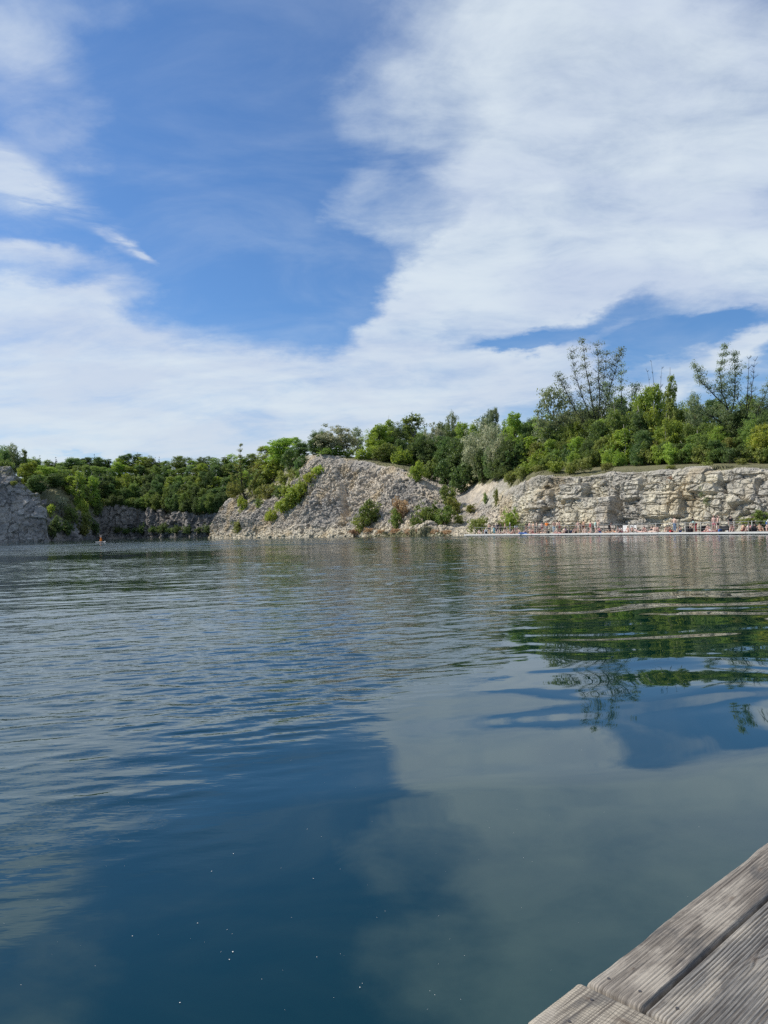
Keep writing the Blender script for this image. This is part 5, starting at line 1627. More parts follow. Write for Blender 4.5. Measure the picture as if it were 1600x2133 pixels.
FACE = math.degrees(math.atan2(-pback.x, pback.y)) # heading whose front looks out over the water
PEOPLE = [
    # px, off, pose, turn, skin, clothes, hair, style, height, label
    (998, 0.7, 'sit_back', 60, 'pale', [('briefs', 'black'), ('bikini_top', 'black')], 'dark', 'long', 1.70, 'person sitting at the left tip of the platform with long dark hair'),
    (1010, 1.6, 'sit', 30, 'olive', [('shirt', 'maroon'), ('shorts', 'black')], 'dark', 'short', 1.72, 'person in dark red sitting near the left tip of the platform'),
    (1014, 2.6, 'sit_arms', -20, 'pale', [('shirt', 'white'), ('shorts', 'grey')], 'brown', 'short', 1.72, 'person in a white shirt sitting behind the bare-chested man at the left end'),
    (1019, 2.0, 'akimbo', 15, 'tan', [('shorts', 'navy')], 'dark', 'short', 1.84, 'bare-chested tanned person standing hands on hips in navy shorts at the left end'),
    (1029, 1.4, 'folded', -10, 'fair', [('shirt', 'black'), ('trousers', 'teal')], 'dark', 'short', 1.80, 'person in black top and bright blue trousers with folded arms'),
    (1034, 2.6, 'stand', 170, 'fair', [('shirt', 'navy'), ('trousers', 'navy')], 'dark', 'short', 1.80, 'person in navy clothes standing right behind the blue trousers'),
    (1037.5, 1.9, 'walk', 60, 'fair', [('shirt', 'charcoal'), ('shorts', 'black')], 'brown', 'cap', 1.82, 'person in charcoal shirt and black shorts in the dark-clothed group'),
    (1043, 2.4, 'akimbo', -60, 'fair', [('shirt', 'black'), ('trousers', 'charcoal')], 'dark', 'short', 1.84, 'person all in black, rightmost of the dark-clothed group'),
    (1040, 0.9, 'sit', 10, 'pale', [('shorts', 'maroon')], 'dark', 'short', 1.75, 'bare person sitting at the feet of the dark-clothed group'),
    (1047, 0.9, 'sit_back', -30, 'pale', [('briefs', 'purple'), ('bikini_top', 'purple')], 'brown', 'long', 1.68, 'person in purple bikini sitting right of the dark-clothed group'),
    (1052, 2.2, 'walk', 150, 'fair', [('shorts', 'black')], 'ginger', 'short', 1.80, 'bare-backed person in black shorts left of the bright green bush'),
    (1057, 0.9, 'prone', 70, 'pale', [('briefs', 'black')], 'brown', 'short', 1.76, 'person lying on the belly below the bright green bush'),
    (1062.5, 3.9, 'stand', 160, 'fair', [('shirt', 'navy'), ('trousers', 'grey')], 'white', 'cap', 1.80, 'person in a navy shirt and white cap before the bright green bush'),
    (1060, 1.3, 'sit', -40, 'fair', [('shorts', 'orange')], 'blond', 'short', 1.74, 'blond bare person sitting curled up under the bright green bush'),
    (1066, 0.8, 'sit_back', -70, 'rosy', [('briefs', 'red'), ('bikini_top', 'red')], 'dark', 'long', 1.68, 'person in a red bikini leaning back under the bright green bush'),
    (1071, 1.4, 'sit', 30, 'pale', [('briefs', 'grey')], 'brown', 'short', 1.76, 'pale person with drawn-up knees left of the light blue shirt'),
    (1076, 1.2, 'bend', 40, 'fair', [('shirt', 'skyblue'), ('shorts', 'pink')], 'dark', 'short', 1.76, 'person in a light blue shirt bending down'),
    (1081, 0.8, 'sit_arms', 0, 'rosy', [('briefs', 'navy')], 'dark', 'short', 1.76, 'bare rosy person sitting right of the light blue shirt'),
    (1097, 2.2, 'folded', 20, 'olive', [('shirt', 'black'), ('shorts', 'maroon')], 'dark', 'short', 1.80, 'person in a black tee and dark red shorts behind the blue airbed'),
    (1097, 0.9, 'sit', -15, 'pale', [('shorts', 'grey')], 'blond', 'short', 1.72, 'pale blond person sitting beside the blue airbed'),
    (1103, 2.0, 'stand', 175, 'rosy', [('shorts', 'grey')], 'brown', 'short', 1.86, 'person with a bare rosy back standing right of the black tee'),
    (1104, 0.8, 'sit_back', 60, 'fair', [('shorts', 'beige')], 'dark', 'short', 1.76, 'person leaning back on both hands right of the blue airbed'),
    (1110, 1.0, 'sit', 0, 'rosy', [('briefs', 'white')], 'brown', 'short', 1.74, 'rosy person in white briefs sitting left of the black shorts'),
    (1111, 2.8, 'akimbo', 170, 'fair', [('shorts', 'beige')], 'blond', 'short', 1.76, 'person in beige shorts with hands on hips near the wall'),
    (1118, 1.6, 'stand', 150, 'fair', [('shorts', 'black')], 'dark', 'short', 1.86, 'bare-backed person in black shorts left of the orange tee'),
    (1124, 1.0, 'sit', 20, 'olive', [('shirt', 'charcoal'), ('shorts', 'black')], 'dark', 'short', 1.74, 'person in charcoal sitting between two standing bathers'),
    (1129, 1.5, 'walk', 30, 'rosy', [('shorts', 'maroon')], 'dark', 'short', 1.72, 'bare-chested person in dark red shorts walking just left of the orange tee'),
    (1130, 0.8, 'lie', 80, 'fair', [('shorts', 'navy')], 'brown', 'short', 1.76, 'person in navy shorts lying below the orange tee'),
    (1139, 1.7, 'akimbo', 30, 'tan', [('shirt', 'orange'), ('shorts', 'grey')], 'ginger', 'short', 1.84, 'person in a bright orange tee'),
    (1154, 1.5, 'folded', 60, 'fair', [('trousers', 'skyblue')], 'dark', 'short', 1.86, 'bare-chested person in pale blue trousers'),
    (1161, 1.6, 'stand', 175, 'fair', [('shorts', 'black')], 'dark', 'short', 1.86, 'bare-backed person in long black shorts right of the pale blue trousers'),
    (1165.5, 2.0, 'akimbo', 150, 'rosy', [('shorts', 'red')], 'dark', 'short', 1.86, 'bare person in red shorts beside the long black shorts'),
    (1162, 0.7, 'lie', -80, 'rosy', [('briefs', 'black')], 'dark', 'short', 1.74, 'person sunbathing on the back in front of the red shorts'),
    (1175, 1.0, 'sit_back', 40, 'pale', [('briefs', 'grey'), ('bikini_top', 'grey')], 'blond', 'long', 1.68, 'blond person in a grey bikini right of the red shorts'),
    (1180, 1.0, 'sit', -20, 'fair', [('shirt', 'purple'), ('shorts', 'navy')], 'dark', 'short', 1.74, 'person in a purple shirt sitting beside black bags'),
    (1199, 1.0, 'sit', 15, 'rosy', [('shorts', 'black')], 'brown', 'short', 1.74, 'rosy person with drawn-up knees left of the standing pair'),
    (1204, 1.6, 'walk', 20, 'rosy', [('shorts', 'beige')], 'blond', 'short', 1.76, 'blond rosy person in beige shorts, left of the bending one'),
    (1210, 1.4, 'bend', 40, 'fair', [('shorts', 'charcoal')], 'dark', 'short', 1.78, 'bare-backed bending person in charcoal shorts'),
    (1216, 1.5, 'stand', 175, 'tan', [('shorts', 'maroon')], 'dark', 'short', 1.86, 'tanned person in dark red shorts seen from behind, right of the bending one'),
    (1220, 0.8, 'sit', 10, 'pale', [('briefs', 'red')], 'blond', 'short', 1.74, 'pale person with blond hair sitting left of the red swimsuit'),
    (1230, 1.5, 'stand', 10, 'fair', [('swimsuit', 'red')], 'brown', 'long', 1.70, 'person in a red swimsuit'),
    (1232, 0.7, 'sit_arms', -10, 'rosy', [('briefs', 'white')], 'dark', 'short', 1.70, 'cross-legged person in front of the red swimsuit'),
    (1240, 2.6, 'folded', 160, 'pale', [('shirt', 'mint'), ('shorts', 'white')], 'brown', 'short', 1.76, 'person in a mint shirt and white shorts near the wall'),
    (1246, 1.5, 'hair', 10, 'fair', [('bikini_top', 'white'), ('briefs', 'white')], 'dark', 'bun', 1.74, 'person in a white bikini holding up big dark hair with both arms'),
    (1250, 0.7, 'sit', -30, 'rosy', [('shirt', 'pink'), ('shorts', 'blue')], 'dark', 'short', 1.72, 'person in a pink top sitting at the feet of the white bikini'),
    (1261, 0.7, 'lie', 80, 'tan', [('shorts', 'beige')], 'brown', 'short', 1.78, 'tanned person lying flat left of the person in black'),
    (1269, 1.6, 'bend', 80, 'rosy', [('shirt', 'black'), ('trousers', 'black')], 'dark', 'short', 1.76, 'person in black clothes bending forward before the wall crack'),
    (1281, 0.8, 'lie', -85, 'tan', [('briefs', 'orange')], 'dark', 'short', 1.76, 'tanned person in orange briefs lying left of the white tee'),
    (1288, 1.0, 'sit', 25, 'pale', [('shirt', 'white'), ('shorts', 'grey')], 'brown', 'short', 1.72, 'person in a white tee sitting under the wall crack'),
    (1296, 1.0, 'sit', -20, 'rosy', [('shirt', 'white'), ('shorts', 'pink')], 'dark', 'short', 1.70, 'person in white top and pink shorts right of the white tee'),
    (1308, 1.2, 'sit_arms', 0, 'rosy', [('briefs', 'black')], 'blond', 'long', 1.70, 'blond cross-legged person before the white hanging sheets'),
    (1318, 1.6, 'sit', 10, 'rosy', [('shorts', 'beige')], 'dark', 'short', 1.72, 'rosy person sitting between two white hanging sheets'),
    (1329, 0.8, 'prone', 85, 'rosy', [('briefs', 'grey')], 'brown', 'short', 1.76, 'rosy person lying on the belly right of the white sheets'),
    (1343, 1.3, 'sit', 15, 'rosy', [('shorts', 'red')], 'brown', 'short', 1.74, 'rosy person in red shorts, leftmost of the four sitting close together'),
    (1353, 1.2, 'sit_back', -40, 'rosy', [('briefs', 'black'), ('bikini_top', 'black')], 'dark', 'long', 1.70, 'person in a black bikini, second of the four sitting close together'),
    (1362, 1.2, 'sit_back', 30, 'fair', [('shorts', 'purple')], 'blond', 'short', 1.76, 'blond person, third of the four sitting close together'),
    (1371, 1.1, 'sit', -15, 'rosy', [('briefs', 'navy')], 'dark', 'short', 1.74, 'rosy person, rightmost of the four sitting close together'),
    (1357, 0.6, 'lie', 85, 'pale', [('briefs', 'white')], 'dark', 'short', 1.74, 'pale person lying in front of the four sitting close together'),
    (1390, 1.0, 'sit', 20, 'fair', [('briefs', 'maroon')], 'brown', 'short', 1.74, 'person sitting beside the red bag'),
    (1397, 1.4, 'sit', -25, 'tan', [('shorts', 'orange')], 'dark', 'short', 1.74, 'tanned person in orange shorts sitting left of the big bare back'),
    (1405, 1.3, 'akimbo', 178, 'fair', [('trousers', 'jeans')], 'brown', 'short', 1.92, 'broad bare-backed person in long blue jeans'),
    (1417, 1.4, 'sit', 10, 'fair', [('shorts', 'blue')], 'dark', 'short', 1.74, 'person sitting alone right of the long blue jeans'),
    (1443, 2.2, 'stand', 120, 'tan', [('shirt', 'black'), ('shorts', 'black')], 'dark', 'short', 1.84, 'dark-haired person in black behind the mint shirt'),
    (1449.5, 1.2, 'bend', -20, 'rosy', [('shirt', 'mint'), ('trousers', 'red')], 'brown', 'short', 1.80, 'person in a mint shirt and long red trousers'),
    (1475, 1.0, 'sit_arms', 15, 'rosy', [('briefs', 'black')], 'brown', 'short', 1.74, 'rosy cross-legged person left of the standing red-haired one'),
    (1480, 0.8, 'lie', -80, 'rosy', [('shorts', 'white')], 'ginger', 'short', 1.76, 'rosy person lying at the feet of the red-haired one'),
    (1487, 1.2, 'stand', 20, 'rosy', [('shorts', 'pink')], 'ginger', 'short', 1.90, 'red-haired bare-chested person in pink shorts'),
    (1495.5, 1.4, 'hair', 150, 'rosy', [('shorts', 'black')], 'dark', 'short', 1.80, 'bare-backed person in wide black shorts raising both elbows'),
    (1522, 1.3, 'stand', 60, 'fair', [('shirt', 'black'), ('briefs', 'white')], 'dark', 'long', 1.78, 'long-haired person in a black top right of the black box'),
    (1526, 0.8, 'sit', 20, 'rosy', [('briefs', 'black')], 'dark', 'short', 1.74, 'rosy person crouched at the feet of the black top'),
    (1545, 1.0, 'sit', 165, 'tan', [('shorts', 'maroon')], 'dark', 'short', 1.80, 'person with a bare orange-tanned back sitting alone'),
    (1557, 1.3, 'sit', 170, 'pale', [('shirt', 'white'), ('shorts', 'navy')], 'dark', 'short', 1.76, 'person in a plain white tee seen from behind near the right edge'),
    (1563, 1.5, 'sit', -10, 'rosy', [('shirt', 'pink'), ('shorts', 'black')], 'blond', 'short', 1.72, 'blond person in a pink top beside the plain white tee'),
    (1573, 1.6, 'sit', 20, 'fair', [('shirt', 'charcoal'), ('shorts', 'navy')], 'dark', 'long', 1.72, 'dark long-haired person in charcoal behind the lounging one'),
    (1583, 1.2, 'sit_back', 50, 'tan', [('shorts', 'maroon')], 'dark', 'short', 1.80, 'person lounging back on the dark mat near the right edge'),
    (1598.5, 1.4, 'bend', 70, 'pale', [('shorts', 'blue'), ('shirt', 'white')], 'brown', 'short', 1.78, 'person in bright blue shorts cut by the right edge'),
    (1600, 0.7, 'sit', 30, 'rosy', [('briefs', 'red')], 'dark', 'short', 1.74, 'rosy person sitting low at the very right edge'),
]
for (px, off, pn, turn, skin, cl_, hr, stl, h, lb) in PEOPLE:
    person(pn, plat(px, off, ZD + (0.0 if pn not in ('lie', 'prone') else 0.03)), FACE + turn, skin, cl_, hr, lb, h, stl)


# ---- things lying about on the platform
def backpack_mesh():
    bm = bmesh.new(); bmesh.ops.create_cube(bm, size=1)
    bmesh.ops.subdivide_edges(bm, edges=bm.edges[:], cuts=3, use_grid_fill=True)
    for v in bm.verts:
        v.co = v.co.normalized() * 0.22 + v.co * 0.55
        v.co.x *= .42; v.co.y *= .30; v.co.z = (v.co.z + .42) * .52
        v.co.x *= 1 - .25 * max(0, v.co.z - .3)
    me = bpy.data.meshes.new('pack'); bm.to_mesh(me); bm.free()
    return me


PK = backpack_mesh()


def backpack(px, off, col, label, sc=1.0, rz=0, flat_=1.0):
    r = empty('backpack', plat(px, off), math.radians(rz)); r.scale = (sc, sc, sc * flat_)
    tag(r, label, 'bag', 'bags on the platform')
    link_mesh('bag_body', mesh_with(PK, FAB[col]), None, r)
    b = Boxes(); b.box(Vector((-.13, -.19, .06)), Vector((1, 0, 0)), Vector((0, 1, 0)), ZA, .26, .07, .22)
    b.build('pocket', FAB['charcoal' if col == 'black' else 'black'], r, .03)
    t = Tubes()
    t.add([(-.06, 0, .40), (-.04, 0, .47), (.04, 0, .47), (.06, 0, .40)], [.012] * 4, 5)
    link_mesh('handle', t.mesh('handle'), FAB['black'], r)


for args in [(1434, 1.0, 'black', 'big black bag right of the lone sitter, left one of two', 1.5, 20), (1439, 1.3, 'charcoal', 'smaller charcoal bag leaning on the big black one', 1.1, -30),
             (1465, 1.2, 'black', 'rounded black bag behind a railing post left of the red-haired person', 1.45, 0), (1398, 0.8, 'red', 'flat red bag in front of the tanned sitter', 1.0, 10, .5),
             (1356, 0.9, 'black', 'black bag amid the four sitting close together', 1.2, 60, .8), (1184, 0.9, 'black', 'black bag beside the purple shirt', 1.2, 0), (1190, 1.2, 'navy', 'navy bag right of the purple shirt', 1.2, 40, .8),
             (1012, 0.9, 'white', 'white bag near the left tip of the platform', 1.3, 0, 1.2), (1141, 1.0, 'black', 'black bag at the feet of the orange tee', 1.2, 10, .7), (1163, 1.1, 'charcoal', 'charcoal bag under the long black shorts', 1.3, 10, .6),
             (1499, 1.0, 'blue', 'blue and white bag at the feet of the wide black shorts', .9, 10, .7), (1569, 1.0, 'black', 'black bag standing on the dark mat', 1.25, 10)]:
    backpack(*args)

r = empty('cool_box', plat(1511, 1.4), math.radians(FACE)); tag(r, 'large black box with white feet beside a pale railing post', 'box')
b = Boxes(); b.box(Vector((-.55, -.28, .16)), Vector((1, 0, 0)), Vector((0, 1, 0)), ZA, 1.1, .56, .40); b.build('box_body', FAB['black'], r, .03)
b = Boxes(); b.box(Vector((-.57, -.30, .562)), Vector((1, 0, 0)), Vector((0, 1, 0)), ZA, 1.14, .6, .07); b.build('lid', FAB['charcoal'], r, .02)
for sx in (-.5, .32):
    b = Boxes(); b.box(Vector((sx, -.29, 0)), Vector((1, 0, 0)), Vector((0, 1, 0)), ZA, .18, .58, .158); b.build('foot', FAB['white'], r, .02)


def towel(px, off, L, W, col, label, rz=0, name='towel', h=.03):
    nx, ny = 14, 8
    xs = np.linspace(-L / 2, L / 2, nx); ys = np.linspace(-W / 2, W / 2, ny)
    X, Y = np.meshgrid(xs, ys, indexing='ij')
    Zz = h + .018 * np.sin(X * 9 + Y * 5) + .01 * RNG.normal(size=X.shape)
    V = np.stack([X.ravel(), Y.ravel(), np.maximum(Zz, .012).ravel()], 1)
    idx = np.arange(nx * ny).reshape(nx, ny)
    Fq = np.stack([idx[:-1, :-1], idx[1:, :-1], idx[1:, 1:], idx[:-1, 1:]], -1).reshape(-1, 4)
    o = link_mesh(name, np_mesh(name, V, Fq), FAB[col]); o.location = plat(px, off); o.rotation_euler = (0, 0, math.radians(FACE + rz))
    md = o.modifiers.new('thick', 'SOLIDIFY'); md.thickness = .012
    tag(o, label, 'towel', 'towels spread on the platform')


for a_ in [(1056, .75, 1.8, .8, 'white', 'white towel under the left belly-lying person'), (1115, .7, 1.9, .9, 'pink', 'pink towel in front of the black shorts left of the orange tee'), (1262, .65, 2.1, .9, 'beige', 'beige towel under the tanned person lying flat'),
           (1281, .75, 1.9, .8, 'white', 'white towel under the orange briefs'), (1328, .7, 2.2, .9, 'white', 'white towel under the rosy person on the belly'), (1357, .55, 2.0, .8, 'white', 'white towel before the four sitting close together'),
           (1386, .6, 1.6, .8, 'white', 'white towel left of the red bag'), (1480, .75, 2.0, .8, 'pink', 'pink towel at the feet of the red-haired person'), (1579, 1.1, 2.6, 1.0, 'black', 'dark mat under the lounging person near the right edge'),
           (1165, .65, 1.9, .8, 'pink', 'pink towel under the sunbather before the red shorts'), (1224, .6, 1.8, .8, 'white', 'white towel left of the red swimsuit'), (1252, .6, 1.4, .8, 'blue', 'blue towel at the feet of the white bikini')]:
    towel(*a_)

# blue airbed hanging over the platform edge
bm = bmesh.new()
t = Tubes()
for k in range(5):
    y = -.32 + .16 * k
    t.add([(-.75, y, .09), (-.4, y, .10), (0, y, .08), (.4, y, .02), (.75, y, -.10)], [.07, .085, .085, .085, .07], 8)
o = link_mesh('airbed', t.mesh('airbed'), FAB['blue']); o.location = plat(1091, .30, ZD + .02); o.rotation_euler = (0, 0, math.radians(FACE + 12))
FAB['blue'].use_fake_user = True
tag(o, 'bright blue airbed hanging over the edge of the platform', 'airbed')

# white sheets on frames behind the bathers
for px, w, lb in [(1303, .9, 'narrow white sheet hung on a frame left of the wall crack seats'), (1318, 1.2, 'wide white sheet hung on a frame behind the rosy sitter')]:
    r = empty('windbreak', plat(px, 3.2), math.radians(FACE)); tag(r, lb, 'windbreak')
    for sx in (-w / 2 - .05, w / 2):
        b = Boxes(); b.box(Vector((sx, 0, 0)), Vector((1, 0, 0)), Vector((0, 1, 0)), ZA, .05, .05, 1.0); b.build('pole', M['post_pale'], r)
    n = 20; V = []; Fs = []
    for i in range(n):
        xx = -w / 2 + w * i / (n - 1)
        for z in (.12, .5, .95): V.append((xx, .02 + .04 * math.sin(xx * 8 + z * 2), z))
    for i in range(n - 1):
        for k in range(2): Fs.append((i * 3 + k, i * 3 + 3 + k, i * 3 + 4 + k, i * 3 + 1 + k))
    link_mesh('sheet', list_mesh('sheet', V, Fs), FAB['white'], r)

# benches at the foot of the wall
def bench(px, off, L, label):
    r = empty('bench', plat(px, off), math.radians(FACE)); tag(r, label, 'bench', 'benches under the wall')
    X_, Y_ = Vector((1, 0, 0)), Vector((0, 1, 0))
    b = Boxes(); b.box(Vector((-L / 2, -.22, .42)), X_, Y_, ZA, L, .44, .06); b.build('seat', M['deck_top'], r, .01)
    b = Boxes(); b.box(Vector((-L / 2, .20, .62)), X_, Y_, ZA, L, .05, .34); b.build('backrest', M['deck_top'], r, .01)
    for sx in (-L / 2 + .1, L / 2 - .2):
        b = Boxes(); b.box(Vector((sx, -.18, 0)), X_, Y_, ZA, .1, .36, .418); b.build('leg', M['post'], r)
        b = Boxes(); b.box(Vector((sx, .252, .30)), X_, Y_, ZA, .08, .05, .64); b.build('back_post', M['post'], r)


bench(1262, 3.6, 3.0, 'pale bench with a backrest under the wall left of its dark crack')
bench(1334, 3.6, 2.4, 'pale bench with a backrest under the wall right of its dark crack')

# ---- the paddler
Dp = 196.0
pb = atz(210, 0.0, Dp)
bx = []
n = 15; t = Tubes(); Vv = []; Fs = []
L = 3.3
for i in range(n):
    s_ = i / (n - 1); x = -L / 2 + L * s_
    w = .40 * math.sin(math.pi * min(1, max(.02, s_ * .96 + .02))) ** .55
    zc = .10 + (.10 * max(0, (s_ - .78) / .22) ** 2)
    ring = 12
    for k in range(ring):
        a_ = 2 * math.pi * k / ring
        Vv.append((x, w * math.cos(a_), zc + .075 * math.sin(a_) * (1 if abs(math.sin(a_)) < .99 else .95)))
for i in range(n - 1):
    for k in range(12):
        k2 = (k + 1) % 12; Fs.append((i * 12 + k, i * 12 + k2, i * 12 + 12 + k2, i * 12 + 12 + k))
Fs.append(tuple(reversed(range(12)))); Fs.append(tuple((n - 1) * 12 + k for k in range(12)))
r = empty('paddleboard', pb, math.radians(66)); tag(r, 'white stand-up paddleboard out on the water before the shaded far wall', 'paddleboard')
link_mesh('board', list_mesh('board', Vv, Fs), FAB['white'], r)
b = Boxes(); b.box(Vector((-.45, -.22, .172)), Vector((1, 0, 0)), Vector((0, 1, 0)), ZA, .9, .44, .012); b.build('grip_pad', FAB['grey'], r)
b = Boxes(); b.box(Vector((-1.35, -.01, -.12)), Vector((1, 0, 0)), Vector((0, 1, 0)), ZA, .18, .02, .16); b.build('fin', FAB['black'], r)
person('arms_up', pb + Vector((0.05, 0, .165)), 20, 'pale', [('trousers', 'orange'), ('bikini_top', 'black')], 'dark',
       'person in a long orange wrap standing with raised arms on the white paddleboard', 1.78, 'bun', group='paddler')
pr_ = [o_ for o_ in bpy.data.objects if o_.get('group') == 'paddler'][0]
Vv = []; Fs = []
for i in range(9):
    z = 1.02 - i * .115; rr_ = .155 + .014 * i
    for k in range(18):
        a_ = 2 * math.pi * k / 18; q_ = rr_ * (1 + .07 * math.sin(5 * a_ + i * .4) * i / 8)
        Vv.append((q_ * 1.15 * math.cos(a_), q_ * .9 * math.sin(a_), z))
for i in range(8):
    for k in range(18): Fs.append((i * 18 + k, i * 18 + (k + 1) % 18, i * 18 + 18 + (k + 1) % 18, i * 18 + 18 + k))
link_mesh('wrap', list_mesh('wrap', Vv, Fs), FAB['orange'], pr_)
r = empty('paddle', pb + Vector((-.42, -.05, .0))); tag(r, 'dark upright paddle beside the person on the white board', 'paddle')
t = Tubes(); t.add([(0, 0, -.1), (.10, -.03, 1.0), (.17, -.06, 1.95)], [.016] * 3, 6); link_mesh('shaft', t.mesh('shaft'), FAB['black'], r)
t = Tubes(); t.add([(-.04, 0, -.45), (-.03, 0, -.3), (-.01, 0, -.1)], [.05, .09, .03], 6); link_mesh('blade', t.mesh('blade'), FAB['black'], r)

# ==================================================================== the wooden deck in the foreground
def wood_mat(name, base, seed):
    m_, q = new_mat(name)
    p = q.n('ShaderNodeTexCoord').outputs['Object']
    p = q.vec('ADD', p, (seed * 3.1, seed * 1.7, 0))
    wv = q.vec('SUBTRACT', q.noise(q.mapping(p, scale=(2.0, 9.0, 1)), 1.0, 3, 0.5, color=True), (0.5, 0.5, 0.5))
    pg = q.vec('ADD', p, q.vec('MULTIPLY', wv, (0, 0.035, 0)))
    fine = q.noise(q.mapping(pg, scale=(7.0, 420.0, 7.0)), 1.0, 5, 0.65)
    med = q.noise(q.mapping(pg, scale=(2.2, 95.0, 3.0)), 1.0, 4, 0.6)
    blot = q.noise(q.mapping(p, scale=(4.0, 12.0, 4)), 1.0, 5, 0.6, 0.5)
    spot = q.noise(p, 160.0, 3, 0.7)
    gr = q.n('ShaderNodeAttribute', attribute_name='groove').outputs['Fac']
    knot = q.n('ShaderNodeAttribute', attribute_name='knot').outputs['Fac']
    c = q.mix(q.ss(fine, 0.34, 0.66), tuple(x * 0.50 for x in base) + (1,), tuple(min(1, x * 1.28) for x in base) + (1,))
    c = q.mix(q.math('MULTIPLY', q.ss(med, 0.47, 0.66), 0.85), c, (0.085, 0.070, 0.058, 1))
    c = q.mix(q.math('MULTIPLY', q.ss(blot, 0.50, 0.68), 0.65), c, (0.45, 0.40, 0.33, 1))
    c = q.mix(q.math('MULTIPLY', q.ss(blot, 0.48, 0.34), 0.70), c, (0.095, 0.09, 0.085, 1))
    c = q.mix(q.math('MULTIPLY', q.ss(spot, 0.60, 0.75), 0.35), c, (0.07, 0.06, 0.05, 1))
    c = q.mix(q.math('MULTIPLY', gr, 0.85), c, (0.055, 0.048, 0.042, 1))
    c = q.mix(q.math('MULTIPLY', knot, 0.7), c, (0.095, 0.065, 0.045, 1))
    h = q.math('ADD', q.math('MULTIPLY', fine, 0.0026), q.math('MULTIPLY', med, 0.0022))
    h = q.math('ADD', h, q.math('MULTIPLY', spot, 0.0004))
    bmp = q.n('ShaderNodeBump', {'Height': h, 'Strength': 1.0, 'Distance': 1.0})
    b_ = q.n('ShaderNodeBsdfPrincipled', {'Base Color': c, 'Roughness': 0.78, 'Normal': bmp.outputs[0]})
    b_.inputs['Specular IOR Level'].default_value = 0.3
    finish(q, b_.outputs[0])
    return m_


ZT = 0.55
a1 = on_plane(1600, 1762, ZT); a2 = on_plane(1222, 2045, ZT)
b1 = on_plane(1600, 1870, ZT); b2 = on_plane(1355, 2103, ZT)
dd = ((a1 - a2).normalized() + (b1 - b2).normalized()).normalized()      # away from the camera along the boards
cc = Vector((dd.y, -dd.x, 0))                                            # across, towards the deck
w1_ = ((b1 + b2) / 2 - (a1 + a2) / 2).dot(cc)                            # width of the outer board
end = a2.copy()
ang = math.atan2(dd.y, dd.x)
deck = empty('wooden_deck', (end.x, end.y, ZT), ang)                     # local x along the outer board, local -y across
tag(deck, 'weathered grey grooved wooden deck at the water, bottom right corner', 'deck')


